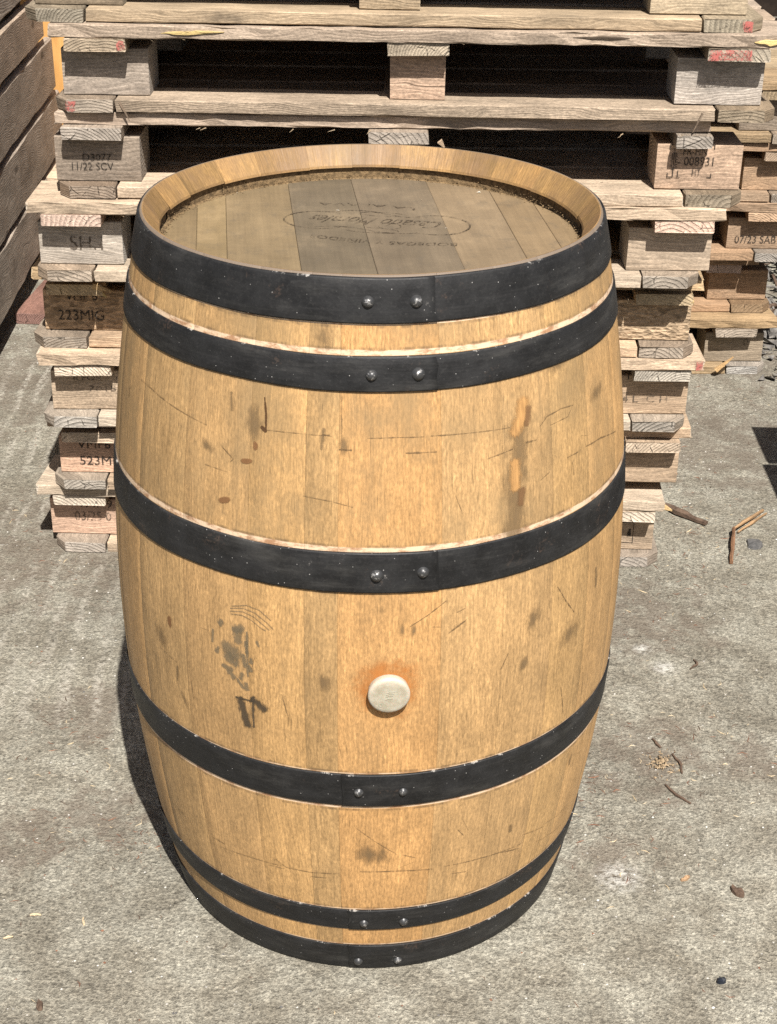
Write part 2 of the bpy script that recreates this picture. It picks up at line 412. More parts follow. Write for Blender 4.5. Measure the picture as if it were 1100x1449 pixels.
    h = t.math('ADD', h, t.math('MULTIPLY', ridge, 0.26))
    h = t.math('ADD', h, t.math('MULTIPLY', micro, 0.18))
    return t.pbr(c, 0.9, t.bump(h, 1.0, 0.0065), 0.2)

def mat_decal(name, color, color2, peak, lo, hi, rough=0.7, nscale=160.0, stretch=1.0, namp=1.5):
    t = NT(name)
    fall = t.n('Attribute', attribute_name='fall').outputs['Fac']
    P = t.n('TexCoord').outputs['Object']
    x, y, z = t.sep(P)
    V = t.comb(x, y, t.math('MULTIPLY', z, stretch))
    n = t.noise(V, nscale, 5.0, 0.7)
    n2 = t.noise(V, nscale * 0.25, 3.0, 0.6)
    a = t.math('ADD', fall, t.math('MULTIPLY', t.math('SUBTRACT', n, 0.5), namp))
    a = t.math('MULTIPLY', t.step(a, lo, hi), t.math('MULTIPLY', t.step(fall, 0.0, 0.22), peak))
    c = t.mix(n2, color, color2)
    return t.pbr(c, rough, None, 0.2, 0.0, a)

def mat_ink(name, color, cover):
    t = NT(name)
    P = t.n('TexCoord').outputs['Object']
    n = t.noise(P, 330.0, 4.0, 0.7)
    n2 = t.noise(P, 55.0, 3.0, 0.6)
    a = t.step(t.math('ADD', n, t.math('MULTIPLY', t.math('SUBTRACT', n2, 0.5), 0.8)), 0.56 - cover * 0.3, 0.74 - cover * 0.3, 0.12, 0.9)
    return t.pbr(color, 0.8, None, 0.15, 0.0, a)

def mat_simple(name, c1, c2, scale, rough=0.7, bump=0.4, spec=0.3, metal=0.0):
    t = NT(name)
    P = t.n('TexCoord').outputs['Object']
    n = t.noise(P, scale, 5.0, 0.65)
    return t.pbr(t.mix(t.step(n, 0.3, 0.7), c1, c2), rough, t.bump(n, bump, 0.003), spec, metal)

def mat_bung():
    t = NT('silicone')
    P = t.n('TexCoord').outputs['Object']
    n = t.noise(P, 70.0, 5.0, 0.65)
    f = t.noise(P, 400.0, 3.0, 0.65)
    x, y, z = t.sep(P)
    rr = t.math('SQRT', t.math('ADD', t.math('MULTIPLY', x, x), t.math('MULTIPLY', y, y)))
    c = t.mix(t.step(n, 0.3, 0.7), (0.27, 0.24, 0.175), (0.38, 0.345, 0.27))
    c = t.mix(t.math('MULTIPLY', t.step(rr, 0.017, 0.0245), 0.3), c, (0.62, 0.55, 0.46))
    c = t.mix(t.math('MULTIPLY', t.step(f, 0.6, 0.75), 0.3), c, (0.36, 0.31, 0.24))
    return t.pbr(c, 0.5, t.bump(f, 0.2, 0.001), 0.35, **{'Subsurface Weight': 0.15, 'Subsurface Scale': 0.01})

def mat_plywood():
    t = NT('plywood_face')
    x, y, z = t.sep(t.n('TexCoord').outputs['Object'])
    g = t.noise(t.comb(t.math('MULTIPLY', x, 22.0), y, t.math('MULTIPLY', z, 5.0)), 1.0, 4.0, 0.6)
    f = t.noise(t.comb(t.math('MULTIPLY', x, 160.0), y, t.math('MULTIPLY', z, 14.0)), 1.0, 3.0)
    c = t.mix(t.step(g, 0.3, 0.7), (0.44, 0.22, 0.065), (0.58, 0.32, 0.11))
    c = t.mix(t.math('MULTIPLY', t.step(f, 0.5, 0.75), 0.4), c, (0.36, 0.17, 0.05))
    return t.pbr(c, 0.7, None, 0.25)

H, RH, RB = 0.95, 0.2752, 0.3302
def prof(z):
    return RB - (RB - RH) * (2 * z / H - 1) ** 2
HOOPS = [(H - 0.049, H - 0.0022), (H - 0.1197, H - 0.0824), (H - 0.3509, H - 0.3025), (0.3025, 0.3509), (0.0824, 0.1197), (0.0015, 0.049)]
BARE = [(H - 0.0824, H - 0.0765), (H - 0.3025, H - 0.2962), (0.2970, 0.3025), (0.0800, 0.0824), (0.1197, 0.1212), (H - 0.0510, H - 0.0490), (0.049, 0.0505), (0.3509, 0.3522)]
GRIME_SHADE = [H - 0.0755, H - 0.2952, 0.3535, 0.2945, 0.1225, H - 0.0525, H - 0.121, H - 0.3525]

M_TIMBER, M_END, M_CHIP = mat_timber(), mat_endgrain(), mat_chipblock()
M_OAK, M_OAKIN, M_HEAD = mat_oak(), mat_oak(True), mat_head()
M_HOOP, M_RIVET, M_CONC, M_BUNG, M_PLY = mat_hoop(), mat_rivet(), mat_concrete(), mat_bung(), mat_plywood()
M_INK = mat_ink('black_stamp_ink', (0.03, 0.026, 0.022), 0.85)
M_INKFAINT = mat_ink('faded_stamp_ink', (0.085, 0.068, 0.052), 0.55)
M_RED = mat_ink('red_marker_paint', (0.40, 0.115, 0.10), 0.45)
M_BARK = mat_simple('bark', (0.05, 0.032, 0.022), (0.12, 0.08, 0.055), 60, 0.9, 0.8)
M_GREYDEB = mat_simple('grey_rubble', (0.06, 0.055, 0.05), (0.20, 0.185, 0.165), 30, 0.9, 0.8)
M_SLATE = mat_simple('dark_stone', (0.055, 0.055, 0.055), (0.11, 0.105, 0.1), 90, 0.8, 0.8)
M_CROZE = mat_simple('croze_dirt', (0.075, 0.05, 0.024), (0.21, 0.14, 0.07), 160, 0.95, 0.9)
M_DARKWOOD = mat_simple('shade_dark_board', (0.012, 0.008, 0.006), (0.026, 0.018, 0.013), 14, 0.85, 0.3, 0.15)  # brown boards taken down to near-black to stand in for shade
M_FOIL = mat_simple('blue_scrap', (0.006, 0.008, 0.012), (0.022, 0.026, 0.034), 40, 0.4, 0.2)

# ---------------------------------------------------------------- mesh helpers
class MB:
    def __init__(self):
        self.v, self.f, self.uv, self.mi, self.at = [], [], [], [], []
    def vert(self, p, a=0.0):
        self.v.append(tuple(p)); self.at.append(a)
        return len(self.v) - 1
    def face(self, ids, uvs=None, mi=0):
        self.f.append(tuple(ids)); self.uv.append(uvs or [(0, 0)] * len(ids)); self.mi.append(mi)
    def mesh(self, name, mats, smooth=False, attr=False):
        me = bpy.data.meshes.new(name)
        me.from_pydata(self.v, [], self.f)
        ul = me.uv_layers.new(name='UVMap')
        flat = [c for u in self.uv for p in u for c in p]
        ul.data.foreach_set('uv', flat)
        for m in mats: me.materials.append(m)
        me.polygons.foreach_set('material_index', self.mi)
        if smooth: me.polygons.foreach_set('use_smooth', [True] * len(self.f))
        if attr:
            a = me.attributes.new('fall', 'FLOAT', 'POINT')
            a.data.foreach_set('value', self.at)
        me.validate(clean_customdata=False)
        me.update()
        return me

def link(name, me, parent=None, loc=(0, 0, 0), rot=(0, 0, 0), color=None):
    o = bpy.data.objects.new(name, me)
    COL.objects.link(o)
    if parent is not None: o.parent = parent
    o.location = loc
    o.rotation_euler = rot
    if color: o.color = (*color[:3], 1.0)
    return o

def thing(name, label, cat, loc=(0, 0, 0), rz=0.0, group=None, me=None):
    o = bpy.data.objects.new(name, me)
    COL.objects.link(o)
    o.location = loc
    o.rotation_euler = (0, 0, rz)
    tag(o, label, cat, group)
    return o

def tag(o, label, cat, group=None):
    o['label'] = label
    o['category'] = cat
    if group: o['group'] = group

def board_mesh(L, w, th, r, rough=0.0010, bev=0.0016, nseg=None, ch0=None, ch1=None, torn0=0.0015, torn1=0.0015, mats=None, name='board', bow=0.0):
    """plank along local +x from 0 to L, width along y (0..w), thickness along z (0..th); ch0/ch1: corner cut (low side, high side) at either end"""
    mb = MB()
    n = nseg or max(3, int(L / 0.09))
    xs = [L * i / n for i in range(n + 1)]
    if ch0: xs = [0.0, 0.026] + [x for x in xs if x > 0.05]
    if ch1: xs = [x for x in xs if x < L - 0.05] + [L - 0.026, L]
    per = 8
    rings = []
    ph = r.uniform(0, 6)
    for i, x in enumerate(xs):
        y0, y1, z0, z1 = 0.0, w, 0.0, th
        if ch0 and i == 0: y0 += ch0[0]; y1 -= ch0[1]
        if ch1 and i == len(xs) - 1: y0 += ch1[0]; y1 -= ch1[1]
        bz = bow * sin(ph + 3.2 * x)
        b = bev * r.uniform(0.6, 1.5)
        pts = [(y0 + b, z0), (y1 - b, z0), (y1, z0 + b), (y1, z1 - b), (y1 - b, z1), (y0 + b, z1), (y0, z1 - b), (y0, z0 + b)]
        ring = []
        e = torn0 if i == 0 else torn1 if i == len(xs) - 1 else 0
        for (yy, zz) in pts:
            ring.append(mb.vert((x + r.uniform(-e, e) if e else x, yy + r.uniform(-rough, rough), zz + bz + r.uniform(-rough, rough) * 0.5)))
        rings.append(ring)
    cum = [0]
    dims = [w, 0.003, th, 0.003, w, 0.003, th, 0.003]
    for d in dims: cum.append(cum[-1] + d)
    for i in range(len(xs) - 1):
        for j in range(per):
            k = (j + 1) % per
            a, b2, c, d = rings[i][j], rings[i][k], rings[i + 1][k], rings[i + 1][j]
            mb.face((a, d, c, b2), [(xs[i], cum[j]), (xs[i + 1], cum[j]), (xs[i + 1], cum[j + 1]), (xs[i], cum[j + 1])])
    for ring, flip in ((rings[0], False), (rings[-1], True)):
        ids = ring[::-1] if flip else ring
        ids = ids[::-1]
        ids = ring if not flip else ring[::-1]
        mb.face(ids, [(mb.v[q][1] - w / 2, mb.v[q][2]) for q in ids], 1)
    me = mb.mesh(name, mats or [M_TIMBER, M_END])
    return me

def fix_normals(me):
    import bmesh
    bm = bmesh.new(); bm.from_mesh(me)
    bmesh.ops.recalc_face_normals(bm, faces=bm.faces)
    bm.to_mesh(me); bm.free()
    return me

def text_mesh(s, height, mat, shear=0.0, width=1.0, spacing=1.0):
    cu = bpy.data.curves.new('lettering', 'FONT')
    cu.body = s
    cu.size = height / 0.7
    cu.shear = shear
    cu.space_character = spacing
    cu.align_x = 'CENTER'
    cu.resolution_u = 3
    o = bpy.data.objects.new('lettering', cu)
    COL.objects.link(o)
    dg = bpy.context.evaluated_depsgraph_get()
    me = bpy.data.meshes.new_from_object(o.evaluated_get(dg))
    bpy.data.objects.remove(o)
    bpy.data.curves.remove(cu)
    me.materials.clear(); me.materials.append(mat)
    xs = [v.co.x for v in me.vertices]
    c = (min(xs) + max(xs)) / 2
    for v in me.vertices: v.co.x = (v.co.x - c) * width
    return me

# ---------------------------------------------------------------- ground and background
mb = MB()
S = 70.0
g = [mb.vert((-S, -S, 0)), mb.vert((S, -S, 0)), mb.vert((S, S, 0)), mb.vert((-S, S, 0))]
mb.face(g)
ground = link('concrete_ground', mb.mesh('concrete_ground', [M_CONC]))
ground['kind'] = 'structure'

GREY = (0.28, 0.25, 0.215)
def tone(base, r, s=0.12):
    k = 1 + r.uniform(-s, s)
    w = r.uniform(-0.05, 0.05)
    return (base[0] * k * (1 + w), base[1] * k, base[2] * k * (1 - w))

def put_board(name, parent, r, L, w, th, axis, loc, color, **kw):
    me = fix_normals(board_mesh(L, w, th, r, name=name, **kw))
    o = link(name, me, parent, loc, (0, 0, pi / 2 if axis == 'y' else 0), color)
    return o

def quad_patch(name, parent, x0, x1, z0, z1, y, mat, color=None, n=4, seed=0, edge=0.12):
    """thin patch facing -y with an uneven outline"""
    r = random.Random(seed)
    mb = MB()
    cx, cz = (x0 + x1) / 2, (z0 + z1) / 2
    pts = []
    per = [(x0, z0), ((x0 + x1) / 2, z0), (x1, z0), (x1, cz), (x1, z1), (cx, z1), (x0, z1), (x0, cz)]
    for px, pz in per:
        pts.append(mb.vert((px + (x1 - x0) * r.uniform(-edge, edge) * (0.5), y, pz + (z1 - z0) * r.uniform(-edge, edge) * 0.5)))
    mb.face(pts, [((mb.v[i][0] - cx), (mb.v[i][2] - cz)) for i in pts])
    return link(name, mb.mesh(name, [mat]), parent, color=color)

OV = 0.033        # how far deck, base and stringer ends stand out in front of the blocks
DEPTH = 0.93
def pallet(label, x, yb, z, yaw, seed, deck, bl, bc, br, skl, skr, base=None, string=None, dl=0.014, dr=0.014, so=(0.008, 0.008),
           bw=(0.145, 0.092, 0.145), sto=(0.014, 0.004), stw=0.102, swr=None, dov=None, group='pallets in the front stack', chip=False, text=(), closed=False, decks=None, ch=True, half=0.586, rough=0.0012):
    r = random.Random(seed)
    p = thing('wooden_pallet', label, 'pallet', (x, yb + 0.006, z), yaw, group)
    base = base or deck
    string = string or deck
    hw = half
    out = {}
    y0 = -OV
    # base: two runners front to back with cut corners, cross boards butted between them
    xl, xr = -hw - so[0], hw + so[1]
    sw = 0.100
    out['skl'] = put_board('base_board', p, r, DEPTH, sw, 0.0208, 'y', (xl + sw, y0 + r.uniform(-0.003, 0.003), 0.0006), tone(skl, r), ch0=(0.0, 0.022) if ch else None, ch1=(0, 0.02), torn0=0.0025, rough=rough)
    out['skr'] = put_board('base_board', p, r, DEPTH, sw, 0.0208, 'y', (xr, y0 + r.uniform(-0.003, 0.003), 0.0006), tone(skr, r), ch0=(0.022, 0.0) if ch else None, ch1=(0.02, 0), torn0=0.0025, rough=rough)
    inl, inr = xl + sw + 0.004, xr - sw - 0.004
    out['base'] = put_board('base_board', p, r, inr - inl, 0.098, 0.0205, 'x', (inl, y0 + 0.002, 0.0007), tone(base, r), rough=rough, bow=0.0006)
    put_board('base_board', p, r, inr - inl, 0.098, 0.0205, 'x', (inl, DEPTH - OV - 0.1, 0.0007), tone(base, r))
    put_board('base_board', p, r, DEPTH - 0.215, 0.098, 0.0205, 'y', (0.05, y0 + 0.105, 0.0007), tone(base, r))
    # blocks
    for row, yy in enumerate((0.0, DEPTH / 2 - OV - 0.05, DEPTH - 2 * OV - 0.10)):
        for k, (c, w) in enumerate(((bl, bw[0]), (bc, bw[1]), (br, bw[2]))):
            x0 = -hw if k == 0 else (-w / 2 + bc_off(seed) if k == 1 else hw - w)
            b = put_board('block', p, r, w, 0.10, 0.0765, 'x', (x0, yy, 0.0226), tone(c, r, 0.06), nseg=3, rough=0.0006, torn0=0.0005, torn1=0.0005, bev=0.0012,
                          mats=[M_CHIP, M_CHIP] if chip else None)
            if row == 0: out['b%d' % k] = b
    # stringers
    for k, x1 in enumerate((-hw + sto[0] + stw, stw / 2 + bc_off(seed), hw - sto[1])):
        out['s%d' % k] = put_board('stringer_board', p, r, DEPTH, swr if (swr and k == 2) else stw, 0.0207, 'y', (x1, y0 + 0.001 + r.uniform(-0.003, 0.003), 0.1002), tone(string, r), torn0=0.002, rough=0.0014)
    # deck
    dk = decks or [0.140, 0.098, 0.118, 0.118, 0.118, 0.098, 0.140]
    gap = (DEPTH - sum(dk)) / (len(dk) - 1)
    yy = y0 if dov is None else -dov
    for k, w in enumerate(dk):
        a, b = -hw - dl, hw + dr
        if k: a += r.uniform(-0.004, 0.008); b += r.uniform(-0.008, 0.004)
        o = put_board('deck_board', p, r, b - a, w if not closed else w + gap - 0.003, 0.0207, 'x', (a, yy, 0.1222), tone(deck, r, 0.14 if k else 0.04), torn0=0.004 if k == 0 else 0.002, torn1=0.004 if k == 0 else 0.002, rough=rough * 1.9 if k == 0 else rough, nseg=34 if k == 0 else None, bow=0.0005)
        if k == 0: out['deck'] = o
        yy += w + gap
    for (blk, s, xa, za, xb, zb, mat) in text:
        o = out[blk]
        hgt = abs(zb - za)
        me = text_mesh(s, hgt, mat)
        w0 = max(v.co.x for v in me.vertices) - min(v.co.x for v in me.vertices)
        for v in me.vertices: v.co.x *= abs(xb - xa) / w0
        link('lettering', me, o, ((xa + xb) / 2 - o.location.x, -0.0016 - o.location.y, min(za, zb) - o.location.z), (pi / 2, 0, 0))
    out['p'] = p
    return out

def bc_off(seed):
    return {7: 0.010, 8: 0.0, 6: 0.0}.get(seed, ((seed * 37) % 11 - 5) * 0.003)

PALE, PINK, TAN = (0.47, 0.37, 0.27), (0.54, 0.40, 0.315), (0.42, 0.335, 0.23)
WHITE, SILVER, MOSS, BROWN = (0.50, 0.425, 0.335), (0.42, 0.395, 0.355), (0.25, 0.21, 0.155), (0.20, 0.158, 0.12)
GB = (0.295, 0.25, 0.20)
F, K = M_INKFAINT, M_INK

p1 = pallet('lowest pallet of the front stack, pale new blocks stamped VMF 9', -0.0573, 0.8539, 0.0, -0.0233, 1, WHITE, PINK, PINK, PALE, GREY, GREY, dl=0.0116, dr=0.0124, so=(-0.0093, 0.0111),
            text=[('b0', 'VMF 9', -0.5332, 0.0815, -0.4645, 0.0985, K), ('b0', '03/25 0', -0.5395, 0.0535, -0.4679, 0.0725, F)])
p2 = pallet('second pallet up in the front stack, pinkish blocks stamped 523M', -0.0233, 0.8443, 0.144, -0.0023, 2, PALE, PINK, PINK, PALE, GB, PINK, base=PALE, dov=0.014, dl=0.012, dr=0.0151, so=(0.0117, -0.102),
            text=[('b0', 'VMF6', -0.5516, 0.0738, -0.4887, 0.0914, K), ('b0', '523MI', -0.549, 0.0396, -0.483, 0.0575, K)])
p3 = pallet('third pallet up in the front stack, strongly grained pale blocks lettered 42 H', -0.0200, 0.8284, 0.288, 0.0208, 3, WHITE, PALE, PALE, PALE, (0.33, 0.295, 0.25), GB, dl=0.0128, dr=0.0167, so=(0.0164, -0.0024),
            text=[('b2', '4 L  C H', 0.4653, 0.0467, 0.5497, 0.0610, F), ('b2', '11 17', 0.4733, 0.0918, 0.5176, 0.1000, K), ('b0', 'ILFOR    I', -0.545, 0.080, -0.465, 0.091, F), ('b0', '- 7015', -0.535, 0.060, -0.468, 0.070, F)])
p4 = pallet('fourth pallet up in the front stack, brown pressed-chip blocks stamped 223MIG', -0.0284, 0.8460, 0.432, -0.0034, 4, (0.47, 0.36, 0.225), (0.33, 0.235, 0.15), (0.33, 0.235, 0.15), (0.34, 0.24, 0.15), GB, GB, base=PALE, dov=0.012, dl=0.012, dr=0.0166, so=(0.0196, 0.0082),
            bw=(0.20, 0.10, 0.17), chip=True, text=[('b0', 'VMF 6', -0.5451, 0.0805, -0.4874, 0.0970, K), ('b0', '223MIG', -0.5611, 0.0424, -0.4773, 0.0620, K)])
p5 = pallet('fifth pallet up in the front stack, silvery blocks above a split pale deck board', -0.0121, 0.8003, 0.576, 0.0159, 5, WHITE, SILVER, SILVER, (0.44, 0.37, 0.29), GB, GB, base=WHITE, string=PINK, dl=0.0087, dr=0.0114, so=(0.006, -0.0187),
            text=[('b0', 'SH.1', -0.5327, 0.050, -0.4754, 0.074, F)])
p6 = pallet('sixth pallet up in the front stack, left block stamped 11/22 SCV', 0.0253, 0.8121, 0.720, 0.0048, 6, (0.40, 0.32, 0.25), GREY, BROWN, (0.49, 0.375, 0.285), BROWN, MOSS, base=WHITE, string=GREY, dov=0.010, dl=-0.0084, dr=-0.0614, so=(-0.0036, 0.0048), sto=(0.018, 0.058), swr=0.062,
            text=[('b0', 'D3077', -0.5396, 0.0586, -0.4904, 0.0700, K), ('b0', '11/22 SCV', -0.5591, 0.0424, -0.4878, 0.0552, K),
                  ('b2', 'FR-HN', 0.4850, 0.0815, 0.5253, 0.0960, K), ('b2', '- 008931', 0.4768, 0.0640, 0.5375, 0.0790, K), ('b2', 'HT', 0.5029, 0.0468, 0.5173, 0.0590, K)])
p7 = pallet('seventh pallet up in the front stack, plain grey blocks and red daubed board ends', 0.0458, 0.8203, 0.864, -0.0057, 7, (0.42, 0.35, 0.28), (0.38, 0.345, 0.305), (0.47, 0.37, 0.295), (0.44, 0.40, 0.355), GB, MOSS, base=(0.39, 0.32, 0.245), string=(0.33, 0.275, 0.205), dl=0.0117, dr=0.036, so=(0.0122, 0.024), sto=(0.013, 0.0))
p8 = pallet('uppermost pallet of the front stack, cut off by the picture edge, yellowish blocks', 0.0076, 0.832, 1.008, -0.0085, 8, (0.37, 0.31, 0.225), MOSS, TAN, (0.46, 0.38, 0.27), MOSS, (0.27, 0.235, 0.175), base=(0.38, 0.32, 0.235), so=(0.0154, 0.0268), bw=(0.145, 0.100, 0.158), closed=True)

# IPPC style frame on the right block of pallet six, frame on pallet eight's middle block and pallet one's right block
def bars(parent, rects, yface, mat, name='stamp_frame'):
    mb = MB()
    for (xa, za, xb, zb) in rects:
        ids = [mb.vert((xa, yface, za)), mb.vert((xb, yface, za)), mb.vert((xb, yface, zb)), mb.vert((xa, yface, zb))]
        mb.face(ids)
    o = link(name, mb.mesh(name, [mat]), parent)
    o.location = (-parent.location.x, -parent.location.y, -parent.location.z)
    o['kind'] = 'stuff'
    return o
def bracket(x, z, sx, sz, a=0.008, t=0.0016):
    X = sorted((x, x + sx * a)); Z = sorted((z, z + sz * t)); X2 = sorted((x, x + sx * t)); Z2 = sorted((z, z + sz * a))
    return [(X[0], Z[0], X[1], Z[1]), (X2[0], Z2[0], X2[1], Z2[1])]
rects = []
for (bx, bz, sx, sz) in ((0.4610, 0.1005, 1, -1), (0.5380, 0.1005, -1, -1), (0.4600, 0.0430, 1, 1), (0.5360, 0.0430, -1, 1)):
    rects += bracket(bx, bz, sx, sz)
rects += [(0.4762, 0.0990, 0.4842, 0.1006), (0.4796, 0.0880, 0.4810, 0.0990), (0.4745, 0.0430, 0.4825, 0.0446), (0.4777, 0.0446, 0.4791, 0.056)]
rects += [(0.4690, 0.0440, 0.4706, 0.0930), (0.4660, 0.0600, 0.4672, 0.0860), (0.4722, 0.0600, 0.4736, 0.0860), (0.4662, 0.0575, 0.4734, 0.0592), (0.4700, 0.0680, 0.4736, 0.0692), (0.4662, 0.0760, 0.4700, 0.0772), (0.4660, 0.0850, 0.4736, 0.0862)]
for q in range(6):
    rects.append((0.4744, 0.060 + q * 0.0045, 0.4760, 0.0620 + q * 0.0045))
bars(p6['b2'], rects, -0.0016, M_INK)
fr = []
for (xa, za, xb, zb) in ((-0.036, 0.045, 0.040, 0.078),):
    t_ = 0.0014
    fr += [(xa, za, xb, za + t_), (xa, zb - t_, xb, zb), (xa, za + t_, xa + t_, zb - t_), (xb - t_, za + t_, xb, zb - t_), (-0.0155, za + t_, -0.0141, zb - t_)]
bars(p8['b1'], fr, -0.0016, M_INK)
t_ = 0.0013
bars(p1['b2'], [(0.5100, 0.0374, 0.548, 0.0374 + t_), (0.5467, 0.0374, 0.548, 0.082), (0.510, 0.0807, 0.548, 0.082), (0.536, 0.052, 0.5435, 0.060), (0.538, 0.060, 0.5425, 0.068)], -0.0016, M_INK)

# red paint on board ends
def end_paint(o, a, b, z0, z1, seed):
    """o runs along y: its local frame is turned, end face at local x=0, width along local y"""
    me = MB()
    r = random.Random(seed)
    per = [(a, z0), ((a + b) / 2, z0), (b, z0), (b, (z0 + z1) / 2), (b, z1), ((a + b) / 2, z1), (a, z1), (a, (z0 + z1) / 2)]
    ids = [me.vert((-0.0034, y + r.uniform(-0.002, 0.002), z + r.uniform(-0.0015, 0.0015))) for y, z in per]
    me.face(ids[::-1])
    link('paint_daub', me.mesh('paint_daub', [M_RED]), o)
end_paint(p7['s0'], 0.001, 0.014, 0.003, 0.019, 1)
end_paint(p7['skl'], 0.062, 0.078, 0.002, 0.019, 2)
end_paint(p7['s2'], 0.030, 0.101, 0.002, 0.019, 3)
end_paint(p8['skr'], 0.022, 0.036, 0.002, 0.019, 4)
quad_patch('paint_daub', p3['deck'], 1.188, 1.200, 0.001, 0.0195, -0.0022, M_RED, seed=5)

# torn fresh wood on the deck edge of pallet seven, and splinters
def sliver(parent, x0, x1, z0, z1, y, color, seed, name='splinter'):
    r = random.Random(seed)
    mb = MB()
    n = 7
    top, bot, ft, fb = [], [], [], []
    for i in range(n + 1):
        x = x0 + (x1 - x0) * i / n
        e = min(1.0, 3.2 * min(i, n - i) / n + 0.12)
        zc = (z0 + z1) / 2 + r.uniform(-0.15, 0.15) * (z1 - z0)
        hz = (z1 - z0) / 2 * e * r.uniform(0.7, 1.1)
        top.append(mb.vert((x, y + 0.004, zc + hz))); bot.append(mb.vert((x, y + 0.004, zc - hz)))
        ft.append(mb.vert((x, y - 0.002 * e, zc + hz * 0.6))); fb.append(mb.vert((x, y - 0.002 * e, zc - hz * 0.7)))
    for i in range(n):
        u0, u1 = x0 + (x1 - x0) * i / n, x0 + (x1 - x0) * (i + 1) / n
        for A, B, v in ((top, ft, 0), (ft, fb, .01), (fb, bot, .02)):
            mb.face((B[i], B[i + 1], A[i + 1], A[i]), [(u0, v + .01), (u1, v + .01), (u1, v), (u0, v)])
    return link(name, fix_normals(mb.mesh(name, [M_TIMBER])), parent, color=color)
YEL = (0.72, 0.58, 0.27)
sliver(p7['deck'], 0.185, 0.265, 0.006, 0.013, -0.0005, YEL, 1)
sliver(p7['deck'], 0.225, 0.29, 0.010, 0.014, -0.0005, YEL, 2)
sliver(p7['deck'], 1.155, 1.215, 0.004, 0.016, -0.0005, YEL, 3)
sliver(p7['deck'], 0.86, 0.97, 0.010, 0.0155, 0.0002, (0.10, 0.08, 0.06), 4)
sliver(p4['deck'], 1.02, 1.17, 0.003, 0.012, 0.0002, (0.09, 0.07, 0.05), 5)
sliver(p4['s2'], 0.0, 0.02, 0.0, 0.01, 0.0, YEL, 6)
def hang_splinter(parent, x, y, z, L, ang, color, seed, w=0.006):
    r = random.Random(seed)
    mb = MB()
    c, s = cos(ang), sin(ang)
    prev = None
    for i in range(4):
        t = i / 3
        ww = w * (1 - 0.75 * t)
        q = Vector((x + c * L * t + r.uniform(-.001, .001), y - 0.004 * t, z + s * L * t))
        ring = [mb.vert(q + Vector((-s * ww / 2 * a, b * ww / 2, c * ww / 2 * a))) for a, b in ((1, 1), (1, -1), (-1, -1), (-1, 1))]
        if prev:
            for j in range(4):
                k = (j + 1) % 4
                mb.face((prev[j], prev[k], ring[k], ring[j]), [(t, j * .01), (t, j * .01 + .01), (t + .03, j * .01 + .01), (t + .03, j * .01)])
        else:
            mb.face(ring[::-1])
        prev = ring
    mb.face(prev)
    link('splinter', fix_normals(mb.mesh('splinter', [M_TIMBER])), parent, color=color)
hang_splinter(p4['p'], -0.487, -0.028, 0.118, 0.035, -0.25, (0.55, 0.40, 0.22), 1, 0.012)
hang_splinter(p4['p'], -0.480, -0.028, 0.112, 0.022, -0.7, YEL, 2, 0.008)
hang_splinter(p6['p'], 0.070, -0.026, 0.106, 0.012, -0.9, PALE, 3, 0.009)
hang_splinter(p7['p'], -0.487, -0.03, 0.018, 0.035, -1.1, BROWN, 4, 0.004)
hang_splinter(p7['p'], 0.485, -0.03, 0.015, 0.035, -2.0, BROWN, 5, 0.004)
hang_splinter(p1['p'], 0.596, -0.026, 0.130, 0.018, -0.3, (0.6, 0.45, 0.24), 6, 0.009)
for q in range(26):
    pp = (p6, p7, p3, p5)[q % 4]
    hang_splinter(pp['p'], rnd.uniform(-0.5, 0.5), -0.027, 0.123, rnd.uniform(0.006, 0.018), rnd.uniform(-0.8, -0.15) if q % 2 else rnd.uniform(-2.9, -2.3), tone(TAN, rnd), 50 + q, 0.0016)

# second stack, behind and to the right
OR1, OR2, OR3 = (0.42, 0.30, 0.20), (0.37, 0.265, 0.18), (0.44, 0.325, 0.225)
G2 = 'pallets in the rear stack'
r1 = pallet('lowest pallet of the rear stack at the right, greyish block on the concrete', 0.3503, 1.82, 0.0, 0.040, 21, (0.38, 0.29, 0.18), GB, GB, (0.31, 0.265, 0.205), GREY, GREY, string=GB, group=G2, dl=0.02, dr=0.022, so=(0.0, 0.008), sto=(0.014, 0.028),
            text=[('b2', 'D', 0.537, 0.066, 0.548, 0.083, F)])
r2 = pallet('second pallet up in the rear stack, orange-tan block under a broken deck board', 0.3535, 1.88, 0.144, 0.030, 22, OR1, OR1, OR1, OR1, BROWN, (0.25, 0.17, 0.10), base=OR1, string=PINK, group=G2, dl=0.0, dr=-0.035, so=(0.0, 0.010), stw=0.085, sto=(0.014, 0.075))
r3 = pallet('third pallet up in the rear stack, tan block stamped 07/23 SAB', 0.378, 1.85, 0.288, 0.012, 23, OR2, OR2, OR2, OR2, GREY, GREY, base=OR1, group=G2, dr=0.03, so=(0.0, 0.02),
            text=[('b2', '07/23 SAB', 0.4600, 0.0365, 0.5600, 0.0560, K)])
r4 = pallet('fourth pallet up in the rear stack, pale split on its deck edge', 0.401, 1.86, 0.432, 0.0, 24, OR2, OR1, OR1, OR3, GB, GB, base=OR3, group=G2, dr=0.03, so=(0.0, 0.02))
r5 = pallet('top pallet of the rear stack, weathered boards level with the front stack', 0.375, 1.845, 0.576, 0.01, 25, (0.36, 0.28, 0.18), GB, GB, GB, GB, GB, group=G2, dr=0.03, so=(0.0, 0.03), closed=True)
sliver(r4['deck'], 1.115, 1.20, 0.006, 0.014, -0.0005, (0.74, 0.52, 0.28), 9)
hang_splinter(r1['p'], 0.462, -0.05, 0.018, 0.055, 0.75, (0.66, 0.46, 0.24), 12, 0.010)

